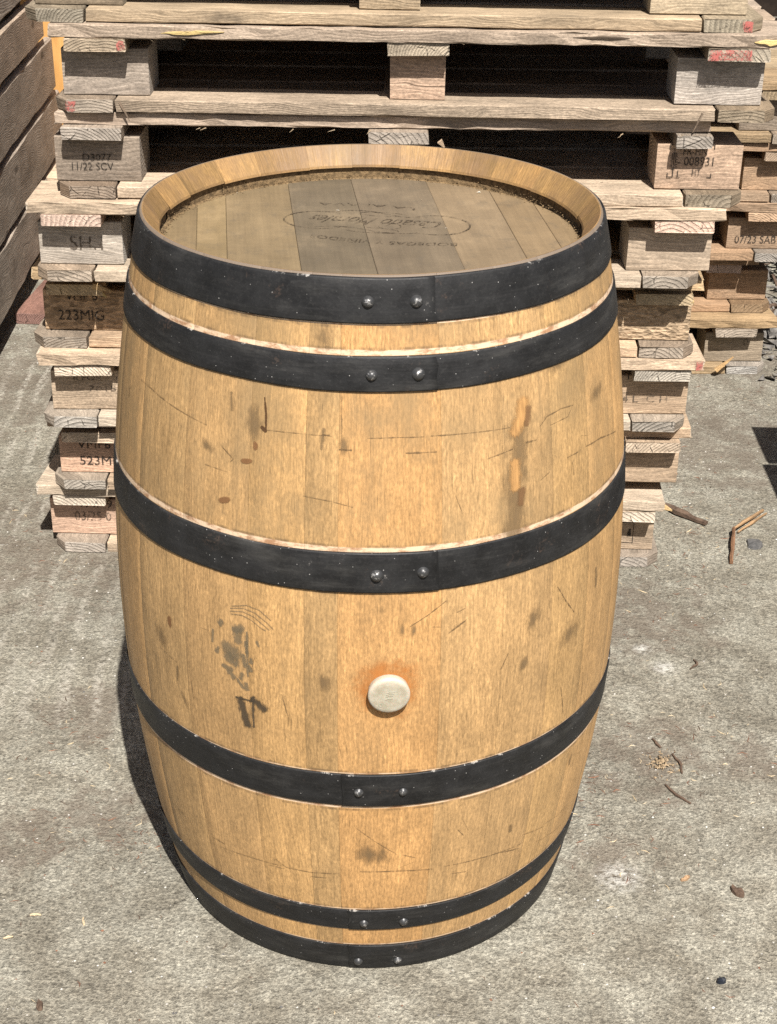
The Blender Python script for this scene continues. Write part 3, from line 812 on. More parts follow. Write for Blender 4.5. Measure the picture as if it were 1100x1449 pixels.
# slatted timber side of a crate at the left, its face close to edge-on to the sun
HD = math.atan(0.045)
cx, cy = -0.968, 1.84
crate = thing('slatted_crate', 'tall weathered crate of wide dark grey planks along the left edge', 'crate', (cx, cy, 0), HD)
rc = random.Random(31)
zz = 0.086
WG = (0.42, 0.36, 0.30)
for k in range(9):
    hgt = (0.158, 0.166, 0.150, 0.118, 0.16, 0.15, 0.16, 0.155, 0.16)[k]
    L = 2.3
    yend = 0.86 + rc.uniform(-0.02, 0.02) + (0.30, 0.28, 0.20, 0.05, 0, 0, 0, 0, 0)[k]
    me = fix_normals(board_mesh(L, 0.024, hgt, rc, rough=0.0022, nseg=26, bev=0.004, torn1=0.004, name='plank', bow=0.0015))
    # turned so that the UV across the visible face follows the plank height
    o = link('plank', me, crate, (rc.uniform(-0.004, 0.003), yend - L, zz), (rc.uniform(-0.004, 0.004), 0, pi / 2), tone(WG, rc, 0.10))
    zz += hgt + (0.016, 0.020, 0.024, 0.024, 0.022, 0.022, 0.022, 0.022, 0.02)[k]
for yy in (0.70, -0.3, -1.30):
    me = fix_normals(board_mesh(1.62, 0.08, 0.06, rc, name='post'))
    o = link('post', me, crate, (-0.029, yy, 0.0), (0, -pi / 2, 0), tone((0.12, 0.095, 0.075), rc))
    o.rotation_euler = (0, -pi / 2, 0)
# back side and lid close the crate so that the gaps stay dark
zb = 0.02
for k in range(9):
    me = fix_normals(board_mesh(2.3, 0.024, 0.172, rc, name='plank', nseg=6))
    link('plank', me, crate, (-0.62, -1.43, zb), (0, 0, pi / 2), tone(WG, rc))
    zb += 0.178
for k in range(13):
    me = fix_normals(board_mesh(0.66, 0.172, 0.022, rc, name='lid_board', nseg=4))
    link('lid_board', me, crate, (-0.655, -1.44 + k * 0.178, 1.64), (0, 0, 0), tone(WG, rc))

# plywood sheet behind the crate's far end, boarded wall beyond with its shade put into the colour
ply = MB()
def box(mb, x0, x1, y0, y1, z0, z1, mi=0):
    v = [mb.vert(q) for q in ((x0, y0, z0), (x1, y0, z0), (x1, y1, z0), (x0, y1, z0), (x0, y0, z1), (x1, y0, z1), (x1, y1, z1), (x0, y1, z1))]
    for f in ((0, 3, 2, 1), (4, 5, 6, 7), (0, 1, 5, 4), (1, 2, 6, 5), (2, 3, 7, 6), (3, 0, 4, 7)):
        mb.face([v[i] for i in f], [(mb.v[v[i]][0], mb.v[v[i]][2]) for i in f], mi)
box(ply, -0.55, 0.55, 0, 0.018, 0, 1.05)
plyo = thing('plywood_sheet', 'orange plywood sheet standing in the gap beyond the grey crate', 'board', (-1.12, 3.05, 0.0), 0.0, me=ply.mesh('plywood_sheet', [M_PLY]))

wallt = thing('boarded_wall', 'dark brown board wall in the background at upper right, shade painted into its colour', 'wall', (0.6, 3.9, 0.0))
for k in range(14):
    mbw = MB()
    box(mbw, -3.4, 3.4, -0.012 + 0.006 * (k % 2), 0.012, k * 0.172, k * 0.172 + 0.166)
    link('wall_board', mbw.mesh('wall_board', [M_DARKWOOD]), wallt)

# red plank lying on the ground behind the left corner of the stack
rp = thing('red_plank', 'faded red plank lying on the concrete behind the left corner of the front stack', 'plank', (-0.90, 2.08, 0.001), 1.50,
           me=fix_normals(board_mesh(0.55, 0.095, 0.03, random.Random(5), name='red_plank')))
rp.color = (0.24, 0.14, 0.115, 1)

# unseen timber box added just outside the picture at the right to cast the shadow in view
tb = thing('timber_box', 'unseen timber box added outside the right edge to cast its shadow on the concrete', 'box', (0.926, 0.2, 0.0), -0.02)
HB = 0.55
for k in range(3):
    for (xx, yy, rz, L) in ((0.05, 0.03, pi / 2, 0.84), (0.70, 0.03, pi / 2, 0.84)):
        link('side_board', fix_normals(board_mesh(L, 0.022, 0.17, rc, name='side_board')), tb, (xx, yy, 0.005 + k * 0.176), (0, 0, rz), tone(GREY, rc))
    for yy in (0.03, 0.846):
        link('end_board', fix_normals(board_mesh(0.622, 0.022, 0.17, rc, name='end_board')), tb, (0.053, yy, 0.005 + k * 0.176), (0, 0, 0), tone(GREY, rc))
yy = 0.0
for k, (w, dx) in enumerate(((0.18, 0.012), (0.18, 0.0), (0.18, 0.006), (0.17, -0.006), (0.19, 0.004))):
    link('lid_board', fix_normals(board_mesh(0.74, w - 0.004, 0.02, rc, name='lid_board')), tb, (dx, yy, HB - 0.02), (0, 0, 0), tone(GREY, rc))
    yy += w + (0.0 if k != 3 else 0.012)

# ---------------------------------------------------------------- the barrel
barrel = thing('wine_barrel', 'oak wine barrel with six black steel hoops and a pale bung, standing upright', 'barrel', (0, -0.003, 0))
def pol(th, r, z):
    return (r * sin(th), -r * cos(th), z)
joints = [-0.085, 0.275, 0.511, 0.735, 0.95, 1.20, 1.47, 1.70, 1.99, 2.22, 2.50, 2.74, 3.02, 3.27, 3.50, 3.78, 4.02, 4.30, 4.54, 4.77, 5.03, 2 * pi - 0.98, 2 * pi - 0.698, 2 * pi - 0.412, 2 * pi - 0.202, 2 * pi - 0.085]
OAK = (0.475, 0.290, 0.124)
ZS = [0.0, 0.004] + [0.02 + (0.91 - 0.02) * i / 34 for i in range(35)] + [0.93, 0.944, 0.95]
rb = random.Random(11)
stave_tint = {0: (1.05, 1.0, 0.95), 24: (0.84, 0.83, 0.82), 1: (0.99, 1.0, 1.03), 23: (1.02, 1.0, 0.96), 2: (0.92, 0.94, 0.98), 22: (0.92, 0.93, 0.95), 3: (1.0, 1.0, 0.98)}
for k in range(len(joints) - 1):
    a, b = joints[k], joints[k + 1]
    gapw = 0.00008
    nseg = max(3, int((b - a) / 0.045))
    mb = MB()
    cols = []
    ths = [a + gapw / RB] + [a + 0.0009 / RB] + [a + (b - a) * i / nseg for i in range(1, nseg)] + [b - 0.0009 / RB] + [b - gapw / RB]
    grid = []
    for i, z in enumerate(ZS):
        row = []
        for j, th in enumerate(ths):
            rr = prof(z)
            if j in (0, len(ths) - 1): rr -= 0.00028
            if i == 0: rr -= 0.003
            if i == len(ZS) - 1: rr -= 0.0015
            row.append(mb.vert(pol(th, rr, z)))
        grid.append(row)
    thm = (a + b) / 2
    for i in range(len(ZS) - 1):
        for j in range(len(ths) - 1):
            q = [(i, j), (i, j + 1), (i + 1, j + 1), (i + 1, j)]
            mb.face([grid[x][y] for x, y in q], [(ZS[x], ths[y] * RB) for x, y in q], 0)
    # inside: rim, bevelled chime, croze groove, then the inner wall
    inner = [(RH - 0.0042, 0.9497), (0.2532, 0.9262), (0.2522, 0.9230), (0.2575, 0.9215), (0.2568, 0.9075), (0.2500, 0.9040), (0.258, 0.86), (0.300, 0.5), (0.258, 0.09), (0.250, 0.03), (RH - 0.006, 0.0)]
    jit = rb.uniform(-0.0008, 0.0008)
    prev = grid[-1]
    pu = 0.95
    for (ri, zi) in inner:
        row = [mb.vert(pol(th, ri + (jit if zi > 0.9 and zi < 0.94 else 0), zi + (jit if zi < 0.94 and zi > 0.9 else 0))) for th in ths]
        for j in range(len(ths) - 1):
            mi = 2 if zi in (0.9215, 0.9075, 0.9040) else 1
            mb.face([prev[j], prev[j + 1], row[j + 1], row[j]], [(pu, ths[j] * RB), (pu, ths[j + 1] * RB), (pu + 0.02, ths[j + 1] * RB), (pu + 0.02, ths[j] * RB)], mi)
        prev = row; pu += 0.02
    for j in range(len(ths) - 1):
        mb.face([prev[j], prev[j + 1], grid[0][j + 1], grid[0][j]], None, 1)
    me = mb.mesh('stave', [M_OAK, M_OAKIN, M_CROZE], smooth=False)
    me = fix_normals(me)
    tn = stave_tint.get(k, (rb.uniform(0.86, 1.06),) * 3)
    w = rb.uniform(-0.03, 0.03)
    o = link('stave', me, barrel, color=(OAK[0] * tn[0] * (1 + w), OAK[1] * tn[1], OAK[2] * tn[2] * (1 - w)))
    for p in me.polygons:
        p.use_smooth = p.material_index == 0 and len(p.vertices) == 4

# head boards
HZ, HR = 0.9085, 0.2502
HA = 0.115
hn = (cos(HA), sin(HA)); hd = (-sin(HA), cos(HA))
offs = [-HR + 0.0005, -0.210, -0.174, -0.091, -0.006, 0.094, 0.172, 0.220, HR - 0.0005]
htone = [(0.255, 0.185, 0.105), (0.275, 0.20, 0.11), (0.265, 0.195, 0.115), (0.175, 0.138, 0.095), (0.20, 0.155, 0.108), (0.265, 0.195, 0.125), (0.28, 0.20, 0.12), (0.29, 0.205, 0.12)]
for k in range(8):
    a, b = offs[k] + 0.0002, offs[k + 1] - 0.0002
    mb = MB()
    cs = [a, a + 0.0008] + [a + (b - a) * t for t in (0.25, 0.5, 0.75)] + [b - 0.0008, b]
    rows = 14
    g = []
    for ci, n_ in enumerate(cs):
        h_ = math.sqrt(max(1e-9, HR * HR - n_ * n_))
        col_ = []
        for i in range(rows + 1):
            s_ = -h_ + 2 * h_ * i / rows
            zz_ = HZ - (0.0004 if ci in (0, 6) else 0) + 0.0003 * sin(k * 2.1)
            col_.append(mb.vert((n_ * hn[0] + s_ * hd[0], n_ * hn[1] + s_ * hd[1], zz_)))
        g.append(col_)
    for ci in range(6):
        for i in range(rows):
            q = [g[ci][i], g[ci + 1][i], g[ci + 1][i + 1], g[ci][i + 1]]
            uvs = [(mb.v[x][0] * hd[0] + mb.v[x][1] * hd[1], mb.v[x][0] * hn[0] + mb.v[x][1] * hn[1]) for x in q]
            mb.face(q, uvs)
    # edges down into the joint and the croze
    loop = [c_[0] for c_ in g] + [g[-1][i] for i in range(1, rows + 1)] + [c_[-1] for c_ in g[::-1][1:]] + [g[0][i] for i in range(rows - 1, 0, -1)]
    low = [mb.vert((mb.v[x][0], mb.v[x][1], HZ - 0.02)) for x in loop]
    for i in range(len(loop)):
        j = (i + 1) % len(loop)
        mb.face((loop[j], loop[i], low[i], low[j]))
    mb.face(low)
    link('head_board', fix_normals(mb.mesh('head_board', [M_HEAD])), barrel, color=tuple(c_ * q_ for c_, q_ in zip(htone[k], (0.66, 0.65, 0.60))))

# hoops with riveted laps
LAPS = [(0.262, 1), (0.265, 1), (0.256, 1), (-0.067, -1), (-0.051, -1), (-0.055, -1)]
RIV = [((0.012, 0.9241), (0.191, 0.9239)), ((0.027, 0.8481), (0.193, 0.8483)), ((0.048, 0.6216), (0.206, 0.6233)), ((-0.010, 0.3245), (0.152, 0.324)), ((0.010, 0.0955), (0.181, 0.0955)), ((-0.016, 0.0165), (0.167, 0.0165))]
rh = random.Random(3)
def rivet_mesh():
    mb = MB()
    prof_ = [(0.0078, 0.0), (0.0068, 0.0016), (0.0052, 0.0038), (0.0030, 0.0052), (0.0, 0.0057)]
    N = 14
    rows_ = []
    for (r_, z_) in prof_[:-1]:
        rows_.append([mb.vert((r_ * cos(2 * pi * i / N), r_ * sin(2 * pi * i / N), z_)) for i in range(N)])
    tip = mb.vert((0, 0, prof_[-1][1]))
    for A, B in zip(rows_, rows_[1:]):
        for i in range(N):
            j = (i + 1) % N
            mb.face((A[i], A[j], B[j], B[i]))
    for i in range(N):
        mb.face((rows_[-1][i], rows_[-1][(i + 1) % N], tip))
    return mb.mesh('rivet', [M_RIVET], smooth=True)
RM = rivet_mesh()
for k, (z0, z1) in enumerate(HOOPS):
    te, dr_ = LAPS[k]
    t0 = 0.0021
    mb = MB()
    N = 200
    vs = [0.0, 0.04, 0.28, 0.5, 0.72, 0.96, 1.0]
    grid, ing = [], []
    ph1, ph2 = rh.uniform(0, 6), rh.uniform(0, 6)
    for i in range(N + 1):
        s_ = (2 * pi + 0.05) * i / N
        row, irow = [], []
        for v_ in vs:
            th = te - dr_ * s_
            if i == 0: th += 0.006 * sin(v_ * 7 + ph1) + 0.004 * sin(v_ * 17)
            z = z0 + (z1 - z0) * v_ + 0.0005 * sin(3 * th + ph1) + 0.0003 * sin(11 * th + ph2)
            dr2 = t0 + t0 * 0.6 * max(0.0, 1 - s_ / 0.8) ** 0.8 + 0.0002 * sin(7 * th + ph2)
            if v_ in (0.0, 1.0): dr2 -= 0.0006
            zc = (z0 + z1) / 2
            rr = prof(min(max(z, 0), H))
            row.append(mb.vert(pol(th, rr + dr2, z)))
            if v_ in (0.0, 1.0): irow.append(mb.vert(pol(th, rr - 0.0005 + (dr2 - t0 - 0.0003 if i == 0 else 0), z)))
        grid.append(row); ing.append(irow)
    RR = prof((z0 + z1) / 2)
    for i in range(N):
        ua, ub = i / N * 2 * pi * RR, (i + 1) / N * 2 * pi * RR
        for j in range(len(vs) - 1):
            mb.face((grid[i][j], grid[i + 1][j], grid[i + 1][j + 1], grid[i][j + 1]), [(ua, vs[j]), (ub, vs[j]), (ub, vs[j + 1]), (ua, vs[j + 1])])
        mb.face((grid[i][0], ing[i][0], ing[i + 1][0], grid[i + 1][0]), [(ua, 0), (ua, 0), (ub, 0), (ub, 0)])
        mb.face((grid[i][-1], grid[i + 1][-1], ing[i + 1][1], ing[i][1]), [(ua, 1), (ub, 1), (ub, 1), (ua, 1)])
    mb.face(grid[0] + ing[0][::-1], [(0, 0.5)] * (len(vs) + 2))
    me = fix_normals(mb.mesh('hoop', [M_HOOP]))
    ho = link('hoop', me, barrel)
    for p in me.polygons: p.use_smooth = len(p.vertices) == 4 and p.index < 10 ** 9 and abs(p.normal.z) < 0.5
    for (th, z) in RIV[k]:
        rv = link('rivet', RM, ho)
        slope = -8 * (RB - RH) * (2 * z / H - 1) / (2 * H) * 2 / 2
        nrm = Vector((sin(th), -cos(th), 4 * (RB - RH) * (2 * z / H - 1) / H)).normalized()
        rv.location = Vector(pol(th, prof(z) + 0.0034, z))
        q_ = nrm.to_track_quat('Z', 'Y')
        rv.rotation_euler = q_.to_euler()
        sc_ = rh.uniform(0.84, 0.98) * (0.85 if k > 2 else 1)
        rv.scale = (sc_, sc_, sc_)

# bung
def bung():
    mb = MB()
    pr = [(0.0225, -0.012), (0.0232, 0.004), (0.0240, 0.0085), (0.0236, 0.0112), (0.0215, 0.0128), (0.0185, 0.0134), (0.012, 0.0137), (0.006, 0.0138)]
    N = 40
    rows_ = []
    for (r_, z_) in pr:
        rows_.append([mb.vert((r_ * cos(2 * pi * i / N) * 1.02, r_ * sin(2 * pi * i / N) * 0.97, z_)) for i in range(N)])
    tip = mb.vert((0, 0, 0.0138))
    for A, B in zip(rows_, rows_[1:]):
        for i in range(N):
            j = (i + 1) % N
            mb.face((A[i], A[j], B[j], B[i]))
    for i in range(N): mb.face((rows_[-1][i], rows_[-1][(i + 1) % N], tip))
    return mb.mesh('bung', [M_BUNG], smooth=True)
bz, bth = 0.471, 0.093
bo = link('bung', bung(), barrel)
bo.location = Vector(pol(bth, prof(bz) - 0.001, bz))
bn = Vector((sin(bth), -cos(bth), 0.02))
bo.rotation_euler = bn.to_track_quat('Z', 'Y').to_euler()
# raised moulding on the bung: a small ring and a few worn lines
mbm = MB()
def ribbon(mb, pts, w, z):
    for (a, b) in zip(pts, pts[1:]):
        d = Vector((b[0] - a[0], b[1] - a[1])).normalized(); n_ = Vector((-d.y, d.x)) * w / 2
        q = [(a[0] + n_.x, a[1] + n_.y), (a[0] - n_.x, a[1] - n_.y), (b[0] - n_.x, b[1] - n_.y), (b[0] + n_.x, b[1] + n_.y)]
        lo = [mb.vert((x, y, z - 0.001 - 1.5 * (x * x + y * y))) for x, y in q]
        hi = [mb.vert((x, y, z + 0.0004 - 1.5 * (x * x + y * y))) for x, y in q]
        mb.face(hi)
        for i in range(4):
            j = (i + 1) % 4
            mb.face((lo[i], lo[j], hi[j], hi[i]))
for s_, (ox, oy) in enumerate(((0.001, 0.006), (0.0005, 0.0035), (0.0, 0.001), (-0.001, -0.003))):
    ribbon(mbm, [(ox - 0.004, oy - 0.001), (ox - 0.001, oy + 0.0004), (ox + 0.002, oy), (ox + 0.005, oy + 0.001)], 0.0007, 0.0141)
ribbon(mbm, [(-0.010 + 0.002 * cos(t * pi / 5), -0.011 + 0.002 * sin(t * pi / 5)) for t in range(11)], 0.0006, 0.0141)
link('moulded_mark', fix_normals(mbm.mesh('moulded_mark', [M_BUNG])), bo)

# marks on the staves: thin skins lying on the oak
DEC = {
'crack':[[0.0016,[[-0.361,0.814],[-0.353,0.7963],[-0.351,0.7799]]],[0.0025,[[-0.368,0.7813],[-0.351,0.7774]]]],
'scr':[[0.0012,[[-1.014,0.7832],[-0.919,0.7814],[-0.848,0.7776],[-0.721,0.773],[-0.599,0.7685]]],[0.0016,[[-0.857,0.7784],[-0.83,0.7777]]],[0.0009,[[-0.351,0.779],[-0.235,0.7802],[-0.109,0.7804]]],[0.0017,[[-0.144,0.7813],[-0.119,0.7811]]],[0.0019,[[-0.084,0.766],[-0.04,0.7659]]],[0.001,[[0.014,0.7795],[0.111,0.7801],[0.211,0.7793]]],[0.0014,[[0.236,0.7796],[0.366,0.7782]]],[0.0009,[[0.366,0.7782],[0.54,0.7755]]],[0.0016,[[0.148,0.7623],[0.256,0.7615]]],[0.0017,[[0.445,0.7454],[0.508,0.7483],[0.55,0.7503]]],[0.0022,[[0.609,0.7536],[0.658,0.7532]]],[0.0013,[[0.677,0.7673],[0.713,0.7759],[0.788,0.7786],[0.858,0.7765]]],[0.0009,[[0.858,0.7765],[0.826,0.7661],[0.73,0.7646]]],[0.0017,[[0.812,0.7182],[0.876,0.7185]]],[0.0019,[[0.932,0.7194],[1.043,0.7172],[1.218,0.7045]]],[0.0012,[[0.671,0.7042],[0.717,0.7103]]],[0.0009,[[-0.077,0.8244],[-0.075,0.774]]],[0.0012,[[-0.532,0.7509],[-0.476,0.7384],[-0.488,0.7344]]],[0.0009,[[-0.599,0.723],[-0.499,0.7219]]],[0.0014,[[-0.354,0.1918],[-0.31,0.1814],[-0.205,0.1812],[-0.09,0.1847]]],[0.0017,[[-0.207,0.1735],[-0.142,0.1748]]],[0.0017,[[-0.007,0.1903],[0.136,0.1901],[0.29,0.1855]]],[0.0016,[[0.326,0.1864],[0.501,0.1826],[0.713,0.1754]]],[0.0018,[[0.608,0.1777],[0.709,0.1686]]],[0.0014,[[0.376,0.1692],[0.441,0.1662]]],[0.0009,[[-0.018,0.2646],[0.05,0.2438],[0.139,0.2194]]],[0.0014,[[0.162,0.2174],[0.214,0.2102]]],[0.0012,[[0.853,0.1844],[0.968,0.1773],[1.055,0.1761]]],[0.001,[[0.827,0.1583],[0.972,0.1476],[1.068,0.1419]]],[0.001,[[0.716,0.1911],[0.857,0.1798]]],[0.0013,[[-0.664,0.1859],[-0.602,0.1839]]],[0.0012,[[0.381,0.246],[0.408,0.2339]]],[0.0011,[[-0.638,0.1743],[-0.489,0.1801],[-0.326,0.1823]]],[0.0014,[[-0.39,0.1779],[-0.32,0.1778]]],[0.0014,[[-0.898,0.1903],[-0.844,0.1888]]],[0.0012,[[-0.678,0.4331],[-0.67,0.4085]]],[0.0011,[[-0.855,0.455],[-0.801,0.4514],[-0.751,0.4489]]],[0.0012,[[-0.285,0.4553],[-0.266,0.4267]]],[0.0014,[[0.819,0.4116],[0.854,0.3655]]],[0.0013,[[0.968,0.4101],[0.979,0.3739]]],[0.0017,[[0.76,0.5607],[0.811,0.535],[0.862,0.5134]]],[0.0013,[[0.537,0.4962],[0.51,0.4774]]],[0.0012,[[0.164,0.5551],[0.226,0.5678],[0.29,0.5832]]],[0.0022,[[0.303,0.5414],[0.367,0.5553]]],[0.0014,[[0.33,0.5666],[0.361,0.5702]]],[0.0009,[[0.324,0.7089],[0.35,0.6869]]],[0.0011,[[-0.206,0.7104],[-0.106,0.7068],[-0.033,0.7013]]]],
'arc':[[0.0012,[[-0.481,0.5555],[-0.428,0.5602],[-0.381,0.5577],[-0.338,0.5488],[-0.312,0.5415]]],[0.0012,[[-0.481,0.5518],[-0.429,0.5556],[-0.387,0.5524],[-0.349,0.5443],[-0.328,0.5393]]],[0.0012,[[-0.478,0.5483],[-0.432,0.5506],[-0.395,0.5472],[-0.36,0.5398],[-0.341,0.5376]]],[0.0013,[[-0.472,0.5591],[-0.415,0.5649],[-0.364,0.5626],[-0.322,0.5526]]]],
'ink':[[0.0101,[[-0.456,0.5297],[-0.452,0.5141]]],[0.0159,[[-0.506,0.5039],[-0.459,0.4932]]],[0.0051,[[-0.522,0.475],[-0.479,0.4728]]],[0.0036,[[-0.42,0.5171],[-0.418,0.5011]]],[0.0043,[[-0.401,0.4949],[-0.399,0.4893]]],[0.0029,[[-0.557,0.5194],[-0.562,0.5026]]],[0.0043,[[-0.438,0.472],[-0.445,0.4634]]],[0.0029,[[-0.377,0.5207],[-0.37,0.5147]]]],
'ink2':[[0.0095,[[-0.451,0.4359],[-0.439,0.4179],[-0.425,0.3987]]],[0.0029,[[-0.399,0.4411],[-0.401,0.3991]]],[0.0085,[[-0.402,0.4397],[-0.374,0.4342],[-0.35,0.4283]]],[0.0022,[[-0.469,0.436],[-0.397,0.4362]]]],
'knot':[[0.0065,[[-0.39,0.761],[-0.39,0.7561]]],[0.0065,[[-0.441,0.7384],[-0.408,0.7404]]],[0.008,[[-0.526,0.6861],[-0.49,0.6899]]],[0.008,[[-0.782,0.507],[-0.781,0.4965]]]],
'dirt':[[0.0159,[[-0.86,0.4815],[-0.832,0.4658]]],[0.0174,[[0.887,0.493],[0.809,0.4796]]],[0.013,[[0.656,0.5426],[0.633,0.5216]]],[0.0087,[[0.621,0.4793],[0.603,0.4715]]],[0.0101,[[-0.129,0.4849],[-0.125,0.4715]]],[0.0065,[[0.132,0.5577],[0.14,0.5438]]],[0.0065,[[0.181,0.5557],[0.177,0.5428]]],[0.0246,[[0.009,0.2198],[0.078,0.2197]]],[0.0072,[[-0.739,0.4085],[-0.707,0.3873]]],[0.0217,[[0.577,0.7763],[0.566,0.7111],[0.553,0.6436]]],[0.0145,[[-0.398,0.7979],[-0.399,0.7662]]],[0.0072,[[-0.072,0.778],[-0.069,0.7624]]],[0.0087,[[-0.602,0.7462],[-0.582,0.7436]]],[0.0145,[[-0.155,0.8907],[-0.141,0.8761]]],[0.0116,[[0.76,0.8274],[0.822,0.8289]]],[0.013,[[0.997,0.7729],[1.06,0.7765]]],[0.0116,[[0.339,0.3368],[0.31,0.3497]]]],
'gouge':[[0.0116,[[0.605,0.8018],[0.593,0.7832],[0.56,0.7677]]],[0.0101,[[0.558,0.7351],[0.559,0.7032]]]],
'gdark':[[0.0051,[[0.627,0.793],[0.617,0.7735]]],[0.0058,[[0.59,0.7008],[0.577,0.6831]]]],
'rust':[[0.0688,[[0.091,0.4738],[0.093,0.4719]]]],
}
def stroke(mb, pts, w, lift, r, taper=0.35, wob=0.12):
    P = [Vector((th * prof(z), z)) for th, z in pts]
    # resample
    out = []
    for a, b in zip(P, P[1:]):
        n = max(2, int((b - a).length / max(0.003, w * 0.35)))
        for i in range(n): out.append(a.lerp(b, i / n))
    out.append(P[-1])
    d0 = (out[0] - out[1]).normalized(); d1 = (out[-1] - out[-2]).normalized()
    ext = w * 0.55
    nx = 3
    out = [out[0] + d0 * ext * (nx - i) / nx for i in range(nx)] + out + [out[-1] + d1 * ext * (i + 1) / nx for i in range(nx)]
    N = len(out)
    rows = []
    acr = [-1, -0.5, 0, 0.5, 1]
    for i, q in enumerate(out):
        t = (out[min(i + 1, N - 1)] - out[max(i - 1, 0)]).normalized()
        n = Vector((-t.y, t.x))
        endf = min(1.0, min(i, N - 1 - i) / nx)
        ww = w * (1 - taper * abs(2 * i / (N - 1) - 1)) * (1 + r.uniform(-wob, wob))
        row = []
        for a in acr:
            s = q + n * a * ww
            z = min(max(s.y, 0.002), H - 0.002)
            row.append(mb.vert(pol(s.x / prof(q.y), prof(z) + lift, z), endf * (1 - abs(a))))
        rows.append(row)
    for A, B in zip(rows, rows[1:]):
        for j in range(4):
            mb.face((A[j], B[j], B[j + 1], A[j + 1]))
def blob(mb, p0, p1, w, lift, r, wob=0.15):
    a = Vector((p0[0] * prof(p0[1]), p0[1])); c = Vector((p1[0] * prof(p1[1]), p1[1]))
    m = (a + c) / 2
    d = (c - a)
    L = d.length / 2 + w / 2
    d = d.normalized() if d.length > 1e-5 else Vector((1, 0))
    n = Vector((-d.y, d.x))
    N = 22
    ks = [1 + r.uniform(-wob, wob) for _ in range(N)]
    ks = [(ks[i - 1] + ks[i] + ks[(i + 1) % N]) / 3 for i in range(N)]
    prev = [mb.vert(pol(m.x / prof(m.y), prof(m.y) + lift, m.y), 1.0)]
    for ri in range(1, 6):
        row = []
        for i in range(N):
            t_ = 2 * pi * i / N
            s = m + (d * cos(t_) * L + n * sin(t_) * w / 2) * (ri / 5) * ks[i]
            row.append(mb.vert(pol(s.x / prof(s.y), prof(s.y) + lift, s.y), 1 - ri / 5))
        for i in range(N):
            j = (i + 1) % N
            if len(prev) == 1: mb.face((prev[0], row[i], row[j]))
            else: mb.face((prev[i], row[i], row[j], prev[j]))
        prev = row
DM = {
    'scr': ('scratch', mat_decal('scratch_dark', (0.07, 0.05, 0.03), (0.17, 0.105, 0.05), 0.70, 0.32, 1.05, nscale=130, namp=2.3), 0.00055),
    'crack': ('crack', mat_decal('crack_dark', (0.035, 0.02, 0.01), (0.10, 0.05, 0.02), 0.95, 0.1, 0.4), 0.0006),
    'arc': ('ink_arc', mat_decal('ink_line', (0.10, 0.085, 0.06), (0.16, 0.12, 0.075), 0.6, 0.2, 0.8, nscale=300), 0.00058),
    'ink': ('ink_stamp', mat_decal('ink_grey', (0.115, 0.10, 0.07), (0.19, 0.145, 0.085), 0.58, 0.10, 0.75, nscale=260, stretch=0.5), 0.00052),
    'ink2': ('ink_cross', mat_decal('ink_black', (0.03, 0.026, 0.02), (0.09, 0.065, 0.04), 0.78, 0.25, 0.8, nscale=260, stretch=0.4), 0.00056),
    'knot': ('knot', mat_decal('knot_brown', (0.13, 0.062, 0.028), (0.23, 0.12, 0.05), 0.85, 0.12, 0.42, nscale=330, stretch=0.4, namp=0.7), 0.0005),
    'dirt': ('dirt_smudge', mat_decal('dirt_smudge', (0.13, 0.085, 0.045), (0.21, 0.14, 0.07), 0.78, 0.1, 1.25, nscale=90, stretch=0.3, namp=2.0), 0.00042),
    'gouge': ('gouge', mat_decal('fresh_gouge', (0.66, 0.37, 0.14), (0.10, 0.05, 0.02), 0.92, 0.15, 0.8, nscale=900, stretch=0.06, namp=1.8), 0.00062),
    'gdark': ('gouge_edge', mat_decal('gouge_edge', (0.12, 0.065, 0.03), (0.22, 0.12, 0.055), 0.75, 0.1, 0.9, nscale=330, stretch=0.15), 0.00066),
    'rust': ('rust_stain', mat_decal('rust_stain', (0.40, 0.125, 0.022), (0.48, 0.20, 0.055), 0.78, 0.14, 0.92, nscale=55, namp=1.1), 0.0004),
}
rd = random.Random(17)
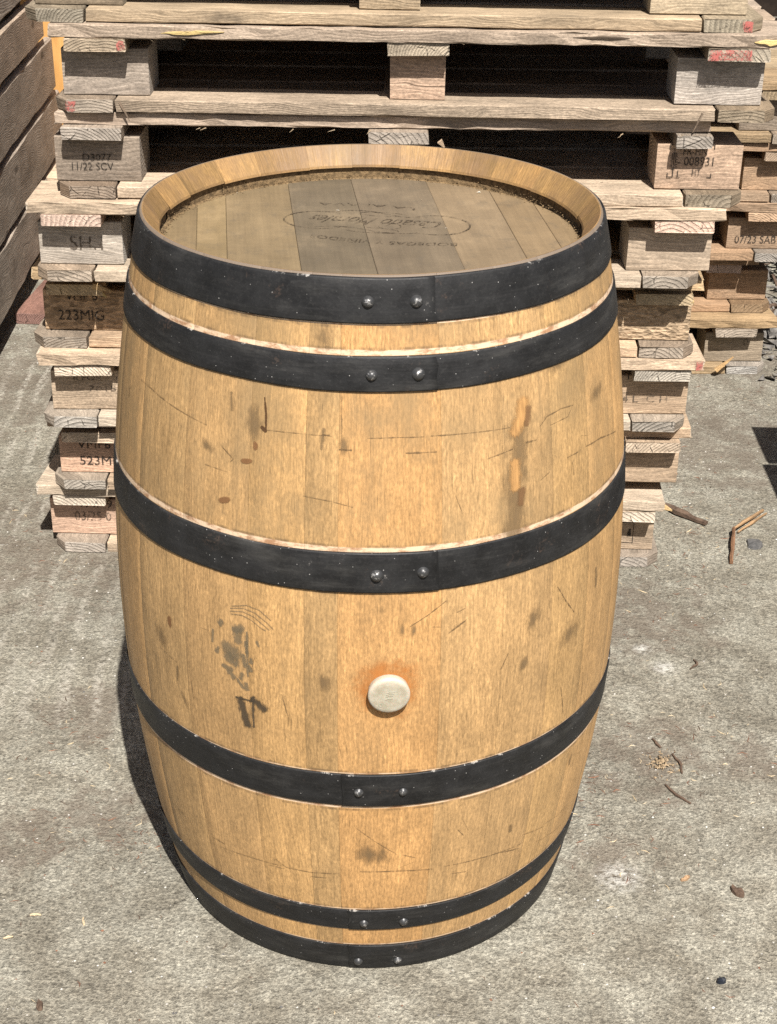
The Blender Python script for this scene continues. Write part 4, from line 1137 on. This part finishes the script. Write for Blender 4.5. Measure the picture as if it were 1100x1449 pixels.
for key, (nm, mt, lift) in DM.items():
    mb = MB()
    for w, pts in DEC[key]:
        f_ = {'scr': 1.1, 'crack': 1.1, 'arc': 0.9, 'ink': 1.0, 'ink2': 1.15, 'knot': 0.85, 'dirt': 1.35, 'gouge': 1.15, 'gdark': 1.3, 'rust': 0.62}[key]
        if key in ('knot', 'dirt'):
            if len(pts) == 3: stroke(mb, pts, w * 1.15, lift, rd, taper=0.3, wob=0.2)
            else: blob(mb, pts[0], pts[-1], w * f_ * 1.5, lift, rd)
            continue
        stroke(mb, pts, w * f_, lift, rd, taper=0.5 if key in ('scr', 'crack') else 0.1)
    if key == 'ink':
        for w, pts in ((0.008, [(-0.47, 0.529), (-0.43, 0.533)]), (0.011, [(-0.502, 0.491), (-0.462, 0.482)]), (0.006, [(-0.50, 0.470), (-0.47, 0.462)]), (0.005, [(-0.43, 0.498), (-0.425, 0.482)]), (0.004, [(-0.41, 0.485), (-0.402, 0.478)]),
                       (0.004, [(-0.535, 0.498), (-0.545, 0.49)]), (0.005, [(-0.53, 0.53), (-0.515, 0.535)]), (0.004, [(-0.46, 0.462), (-0.435, 0.452)]), (0.004, [(-0.425, 0.46), (-0.42, 0.45)]), (0.003, [(-0.415, 0.53), (-0.415, 0.47)])):
            stroke(mb, pts, w, lift, rd, taper=0.1, wob=0.3)
    if key == 'scr':
        for q in range(10):
            th, z = rd.uniform(-1.2, 1.2), rd.choice([rd.uniform(0.66, 0.82), rd.uniform(0.13, 0.29), rd.uniform(0.36, 0.59)])
            a = rd.gauss(0, 0.5); L = rd.uniform(0.006, 0.03)
            stroke(mb, [(th, z), (th + cos(a) * L / 0.32, z + sin(a) * L)], rd.uniform(0.0004, 0.0008), lift, rd, taper=0.7)
    if key == 'dirt':
        for q in range(8):
            th, z = rd.uniform(-1.2, 1.2), rd.choice([rd.uniform(0.66, 0.82), rd.uniform(0.13, 0.29), rd.uniform(0.36, 0.59)])
            L = rd.uniform(0.004, 0.03)
            stroke(mb, [(th, z), (th + rd.uniform(-0.01, 0.01), z + L)], rd.uniform(0.002, 0.006), lift, rd)
    if key == 'rust':
        mb = MB()
        rings_ = [[mb.vert(pol(0.088, prof(0.474) + lift, 0.474), 1.0)]]
        for ri in range(1, 7):
            rr_ = 0.058 * ri / 6
            rings_.append([mb.vert(pol(0.088 + rr_ * cos(2 * pi * i / 40) / RB, prof(0.474 + rr_ * sin(2 * pi * i / 40)) + lift, 0.474 + rr_ * sin(2 * pi * i / 40)), 1 - ri / 6) for i in range(40)])
        for A, B in zip(rings_, rings_[1:]):
            for i in range(40):
                j = (i + 1) % 40
                if len(A) == 1: mb.face((A[0], B[i], B[j]))
                else: mb.face((A[i], B[i], B[j], A[j]))
    o = link(nm, mb.mesh(nm, [mt], smooth=True, attr=True), barrel)
    o['kind'] = 'stuff'
# grime trail of the rusty hoop lap
# branded lettering and scroll on the head, read from the far side
def head_pt(x, y):
    return (x, y, HZ + 0.0009)
LA = pi - 0.148
M_BRAND = mat_ink('burnt_brand', (0.06, 0.045, 0.03), 0.42)
def head_text(s, hgt, x, y, width, shear=0.0, mat=M_BRAND, curve=0.0, name='branded_lettering'):
    me = text_mesh(s, hgt, mat, shear=shear)
    w0 = max(v.co.x for v in me.vertices) - min(v.co.x for v in me.vertices)
    for v in me.vertices:
        v.co.x *= width / w0
        v.co.y += curve * (v.co.x / (width / 2)) ** 2
    return link(name, me, barrel, head_pt(x, y), (0, 0, LA))
head_text('BODEGAS Y VI\u00d1EDOS', 0.0125, 0.014, -0.026, 0.178, curve=-0.010)
head_text('Casado Morales', 0.030, 0.004, 0.066, 0.165, shear=0.55, name='branded_script')
head_text('LA ALAVA', 0.0105, -0.008, 0.128, 0.125, curve=0.006)
def flat_stroke(mb, pts, w):
    n = len(pts)
    L, R = [], []
    for i, (x, y) in enumerate(pts):
        a = pts[max(i - 1, 0)]; b = pts[min(i + 1, n - 1)]
        d = Vector((b[0] - a[0], b[1] - a[1])).normalized()
        ww = w * (0.35 + 0.65 * sin(pi * i / (n - 1)))
        L.append(mb.vert((x - d.y * ww / 2, y + d.x * ww / 2, 0))); R.append(mb.vert((x + d.y * ww / 2, y - d.x * ww / 2, 0)))
    for i in range(n - 1): mb.face((R[i], R[i + 1], L[i + 1], L[i]))
mb = MB()
def el(cx_, cy_, a_, b_, t0, t1, n=26):
    return [(cx_ + a_ * cos(t0 + (t1 - t0) * i / n), cy_ + b_ * sin(t0 + (t1 - t0) * i / n)) for i in range(n + 1)]
flat_stroke(mb, el(-0.075, 0.0, 0.042, 0.040, pi * 0.35, pi * 1.75), 0.0026)
flat_stroke(mb, el(0.070, 0.006, 0.044, 0.036, -pi * 0.65, pi * 0.75), 0.0026)
flat_stroke(mb, [(-0.06 + 0.13 * i / 20, 0.036 + 0.008 * sin(i / 20 * 2 * pi)) for i in range(21)], 0.0022)
flat_stroke(mb, [(-0.06 + 0.13 * i / 20, -0.034 + 0.009 * sin(i / 20 * 2 * pi + 0.6)) for i in range(21)], 0.0022)
flat_stroke(mb, el(0.0, 0.036, 0.034, 0.010, 0.2, pi * 1.6), 0.0018)
flat_stroke(mb, el(-0.004, -0.032, 0.030, 0.008, pi, pi * 2.7), 0.0018)
flat_stroke(mb, el(-0.02, 0.016, 0.014, 0.012, 0, pi * 1.8), 0.0015)
link('branded_scroll', mb.mesh('branded_scroll', [M_BRAND]), barrel, head_pt(0.004, 0.052), (0, 0, LA))
# crumbs of dirt lodged in the croze
mb = MB()
rq = random.Random(23)
def crumb(mb, x, y, z, s, r, flat=0.7):
    v = [mb.vert((x + r.uniform(-s, s), y + r.uniform(-s, s), z + r.uniform(0, s) * flat)) for _ in range(3)]
    t_ = mb.vert((x + r.uniform(-s, s) * .4, y + r.uniform(-s, s) * .4, z + s * flat))
    mb.face((v[0], v[1], v[2])); mb.face((v[0], v[1], t_)); mb.face((v[1], v[2], t_)); mb.face((v[2], v[0], t_))
for q in range(2600):
    th = rq.uniform(0, 2 * pi)
    dens = 0.5 + 0.5 * sin(5 * th + 1) * sin(11 * th)
    if rq.random() > 0.35 + 0.65 * dens: continue
    rr = 0.2535 - abs(rq.gauss(0, 0.0035))
    x, y, _ = pol(th, rr, 0)
    crumb(mb, x, y, HZ - 0.0002 + max(0, rr - 0.248) * rq.uniform(0, 1.6), rq.uniform(0.0006, 0.0022), rq)
cr = link('dirt_crumbs', fix_normals(mb.mesh('dirt_crumbs', [M_CROZE])), barrel)
cr['kind'] = 'stuff'
mb = MB()
for (x, y, s) in ((-0.046, 0.098, 0.0022), (0.135, 0.19, 0.003), (0.09, 0.03, 0.0014), (-0.18, 0.17, 0.0015), (0.06, 0.15, 0.0012)):
    crumb(mb, x, y, HZ + 0.0006, s, rq, 0.4); crumb(mb, x + s, y, HZ + 0.0006, s * 0.7, rq, 0.4)
fk = link('pale_flake', fix_normals(mb.mesh('pale_flake', [M_BUNG])), barrel)
fk['kind'] = 'stuff'

# ---------------------------------------------------------------- things lying on the concrete
def rod(mb, pts, w, h, r, mi=0, taper=0.4):
    prev = None
    n = len(pts)
    u = 0
    for i, q in enumerate(pts):
        a = Vector(pts[max(i - 1, 0)]); b = Vector(pts[min(i + 1, n - 1)])
        d = (b - a).normalized()
        s = Vector((-d.y, d.x, 0)).normalized()
        k = 1 - taper * abs(2 * i / (n - 1) - 1) if n > 1 else 1
        k *= r.uniform(0.85, 1.15)
        ring = [mb.vert(Vector(q) + s * w / 2 * a_ * k + Vector((0, 0, h * b_ * k))) for a_, b_ in ((-1, 0.1), (1, 0), (0.9, 0.8), (0.1, 1.05), (-0.9, 0.75))]
        if prev:
            for j in range(5):
                l = (j + 1) % 5
                mb.face((prev[j], prev[l], ring[l], ring[j]), [(u, j * .01), (u, j * .01 + .01), (u + .03, j * .01 + .01), (u + .03, j * .01)], mi)
            u += 0.03
        else: mb.face(ring[::-1], None, mi)
        prev = ring
    mb.face(prev, None, mi)
def lerp_pts(a, b, n, r, j=0.001):
    return [tuple(Vector(a).lerp(Vector(b), i / n) + Vector((r.uniform(-j, j), r.uniform(-j, j), r.uniform(-j, j) * 0.5))) for i in range(n + 1)]
rg = random.Random(41)
st = thing('broken_stick', 'snapped pale strip of wood bent into a V on the concrete', 'stick', (0.709, 0.956, 0.0))
mb = MB(); rod(mb, lerp_pts((0, 0, 0.012), (-0.026, -0.124, 0.002), 6, rg), 0.008, 0.009, rg, taper=0.2)
link('stick_half', fix_normals(mb.mesh('stick_half', [M_TIMBER])), st, color=(0.26, 0.15, 0.09))
mb = MB(); rod(mb, lerp_pts((0.001, 0.002, 0.012), (0.080, 0.104, 0.003), 6, rg), 0.007, 0.006, rg, taper=0.3)
rod(mb, lerp_pts((0.010, 0.004, 0.004), (0.085, 0.090, 0.003), 6, rg), 0.006, 0.005, rg, taper=0.4)
link('stick_half', fix_normals(mb.mesh('stick_half', [M_TIMBER])), st, color=(0.40, 0.27, 0.155))
mb = MB(); rod(mb, lerp_pts((0, 0, 0.004), (0.088, -0.088, 0.002), 7, rg, 0.002), 0.016, 0.012, rg)
thing('bark_strip', 'dark brown bark strip lying by the lowest pallet corner', 'stick', (0.572, 1.082, 0), me=fix_normals(mb.mesh('bark_strip', [M_BARK])))
def flake(name, label, cat, x, y, w, l, h, rz, mat, seed, color=None, group=None):
    r = random.Random(seed)
    mb = MB()
    N = 9
    top, bot = [], []
    for i in range(N):
        a = 2 * pi * i / N
        k = r.uniform(0.7, 1.15)
        bot.append(mb.vert((w / 2 * cos(a) * k, l / 2 * sin(a) * k, 0.0003)))
        top.append(mb.vert((w / 2 * cos(a) * k * 0.9, l / 2 * sin(a) * k * 0.9, h * r.uniform(0.6, 1.2))))
    c = mb.vert((0, 0, h * 1.1))
    for i in range(N):
        j = (i + 1) % N
        mb.face((bot[i], bot[j], top[j], top[i]), [(0, 0), (.01, 0), (.01, .01), (0, .01)])
        mb.face((top[i], top[j], c), [(mb.v[q][1], mb.v[q][0]) for q in (top[i], top[j], c)])
    mb.face(bot[::-1])
    o = thing(name, label, cat, (x, y, 0), rz, group, me=fix_normals(mb.mesh(name, [mat])))
    if color: o.color = (*color, 1)
    return o
flake('stone_flake', 'flat dark grey stone flake beside the bent stick', 'stone', 0.745, 0.915, 0.040, 0.042, 0.006, 0.3, M_SLATE, 1)
flake('dry_leaf', 'curled dark brown leaf scrap low at the right of the picture', 'leaf', 0.522, -0.118, 0.014, 0.026, 0.006, 0.5, M_BARK, 2)
flake('plastic_scrap', 'tiny blue-black scrap near the lower right corner', 'scrap', 0.470, -0.292, 0.014, 0.010, 0.006, 0.2, M_FOIL, 3)
flake('bark_chip', 'small dark brown chip near the lower left corner', 'chip', -0.407, -0.360, 0.010, 0.020, 0.005, 0.1, M_BARK, 4)
flake('wood_chip', 'small orange wood chip on pale concrete right of the barrel foot', 'chip', 0.454, -0.092, 0.016, 0.007, 0.004, 0.5, M_TIMBER, 5, (0.38, 0.26, 0.16))
flake('wood_chip', 'small reddish wood chip beside the second pallet corner', 'chip', 0.620, 1.235, 0.035, 0.012, 0.008, -0.2, M_TIMBER, 6, (0.30, 0.16, 0.09))
for (x, y, L, a, lb) in ((-0.449, -0.193, 0.015, 0.05, 'pale splinter nearest the left edge, lying crosswise'), (-0.381, -0.204, 0.014, 1.9, 'short curved white splinter left of the barrel foot'), (-0.475, -0.238, 0.013, 0.2, 'pale splinter just below another near the left edge')):
    mb = MB(); rod(mb, lerp_pts((-L / 2 * cos(a), -L / 2 * sin(a), 0), (L / 2 * cos(a), L / 2 * sin(a), 0.001), 4, rg), 0.0035, 0.003, rg)
    o = thing('wood_splinter', lb, 'splinter', (x, y, 0.0005), me=fix_normals(mb.mesh('wood_splinter', [M_TIMBER])))
    o.color = (0.70, 0.60, 0.42, 1)
for (pts, w, lb) in (([(0.478, 0.205), (0.487, 0.180), (0.486, 0.155)], 0.004, 'thin dark curved twig round the pale dirt clod'), ([(0.455, 0.125), (0.468, 0.100), (0.488, 0.080)], 0.004, 'thin dark twig lying below the pale dirt clod'), ([(0.452, 0.245), (0.462, 0.222)], 0.004, 'short brown twig lying above the pale dirt clod'), ([(0.545, 0.455), (0.560, 0.470), (0.556, 0.485)], 0.004, 'small hooked twig on the concrete right of the barrel')):
    P = [(x - pts[0][0], y - pts[0][1], 0.001) for x, y in pts]
    full = []
    for a, b in zip(P, P[1:]): full += lerp_pts(a, b, 4, rg, 0.0008)[:-1]
    full.append(P[-1])
    mb = MB(); rod(mb, full, w, w, rg)
    thing('twig', lb, 'twig', (pts[0][0], pts[0][1], 0), me=fix_normals(mb.mesh('twig', [M_BARK])))
# pale crumbly clod
mb = MB()
for q in range(170):
    a = rg.uniform(0, 2 * pi); d = abs(rg.gauss(0, 0.016))
    crumb(mb, d * cos(a), d * sin(a) * 1.2, max(0, 0.005 - d * 0.2), rg.uniform(0.0015, 0.005), rg, 0.8)
cl = thing('dirt_clod', 'pale crumbly clod of earth in the dirt right of the barrel', 'clod', (0.458, 0.182, 0), me=fix_normals(mb.mesh('dirt_clod', [M_TIMBER])))
cl.color = (0.34, 0.27, 0.18, 1)

# loose litter and grit nobody could count
def litter(name, mat_list, n, area, size, seed, spots=()):
    r = random.Random(seed)
    mb = MB()
    for q in range(n):
        if spots and r.random() < 0.62:
            sx, sy, sr = r.choice(spots)
            x, y = r.gauss(sx, sr), r.gauss(sy, sr * 1.3)
        else:
            x, y = r.uniform(area[0], area[1]), r.uniform(area[2], area[3])
        if x * x + y * y < 0.30 ** 2: continue
        s = size[0] + (size[1] - size[0]) * r.random() ** 3
        mi = r.randrange(len(mat_list))
        if name == 'wood_litter':
            a = r.uniform(0, 2 * pi); L = s * r.uniform(1.5, 5); w = s * r.uniform(0.25, 0.5)
            c, d = cos(a), sin(a)
            bend = r.uniform(-0.3, 0.3) * L
            m_ = (x + c * L / 2 - d * bend, y + d * L / 2 + c * bend)
            e_ = (x + c * L, y + d * L)
            pr = None
            for (px, py), k in (((x, y), 0.4), (m_, 1.0), (e_, 0.35)):
                ring = [mb.vert((px - d * w / 2 * k, py + c * w / 2 * k, 0.0002)), mb.vert((px + d * w / 2 * k, py - c * w / 2 * k, 0.0002)), mb.vert((px, py, w * 0.8 * k))]
                if pr:
                    for j in range(3):
                        l = (j + 1) % 3
                        mb.face((pr[j], pr[l], ring[l], ring[j]), None, mi)
                pr = ring
        else:
            v = [mb.vert((x + s * cos(t) * r.uniform(.6, 1.1), y + s * sin(t) * r.uniform(.6, 1.1), 0.0)) for t in (0.3, 1.8, 3.4, 5.0)]
            t_ = mb.vert((x, y, s * r.uniform(0.4, 0.9)))
            for j in range(4): mb.face((v[j], v[(j + 1) % 4], t_), None, mi)
    o = link(name, fix_normals(mb.mesh(name, mat_list)))
    o['kind'] = 'stuff'
    return o
SP = [(0.44, 0.20, 0.06), (0.47, 0.60, 0.07), (0.38, 0.0, 0.05), (0.58, 0.28, 0.06), (-0.45, 0.2, 0.06), (0.52, 0.85, 0.08), (-0.42, -0.05, 0.06), (0.66, 1.2, 0.1), (-0.60, 0.80, 0.05), (0.60, 0.80, 0.05), (0.66, 0.95, 0.05), (-0.66, 1.0, 0.06), (0.33, 0.12, 0.03), (-0.33, -0.02, 0.03), (0.9, 1.78, 0.08)]
M_STRAW = mat_simple('straw_bits', (0.40, 0.30, 0.17), (0.60, 0.50, 0.34), 80, 0.8, 0.2)
M_REDBARK = mat_simple('red_brown_bark', (0.10, 0.045, 0.028), (0.20, 0.10, 0.06), 80, 0.9, 0.3)
litter('wood_litter', [M_BARK, M_REDBARK, M_BARK, M_BARK, M_REDBARK, M_STRAW], 2600, (-1.1, 1.2, -0.5, 2.2), (0.0009, 0.0048), 5, SP)
M_GRIT = mat_simple('pale_grit', (0.33, 0.31, 0.28), (0.60, 0.58, 0.54), 60, 0.85, 0.2)
litter('concrete_grit', [M_GRIT, M_GRIT, M_SLATE, M_REDBARK], 3600, (-1.1, 1.2, -0.55, 2.2), (0.0006, 0.0028), 6)

# heap of grey strips and rubble beyond the rear stack
mb = MB()
for q in range(420):
    a = rg.uniform(0, 2 * pi)
    x = 1.16 + rg.gauss(0, 0.13); y = 2.62 + rg.gauss(0, 0.32)
    base = max(0.0, 0.20 - 0.55 * math.hypot((x - 1.2) * 1.3, (y - 2.7) * 0.5)) * rg.uniform(0.2, 1.0)
    L = rg.uniform(0.03, 0.11)
    c, s = cos(a), sin(a)
    w = rg.uniform(0.006, 0.016)
    pts = [(x + c * L * t + rg.uniform(-.012, .012), y + s * L * t + rg.uniform(-.012, .012), base + 0.012 + 0.02 * sin(t * 3) + rg.uniform(-.008, .012)) for t in (0, 0.33, 0.66, 1)]
    rod(mb, pts, w, w * 0.8, rg, mi=rg.choice((0, 0, 1)))
hp = link('debris_heap', fix_normals(mb.mesh('debris_heap', [M_GREYDEB, M_BARK])))
hp['kind'] = 'stuff'
mb = MB()
for q in range(160):
    crumb(mb, 1.02 + rg.gauss(0, 0.06), 2.02 + rg.gauss(0, 0.12), 0.0, rg.uniform(0.006, 0.03), rg, 0.6)
hp2 = link('rubble', fix_normals(mb.mesh('rubble', [M_GREYDEB])))
hp2['kind'] = 'stuff'
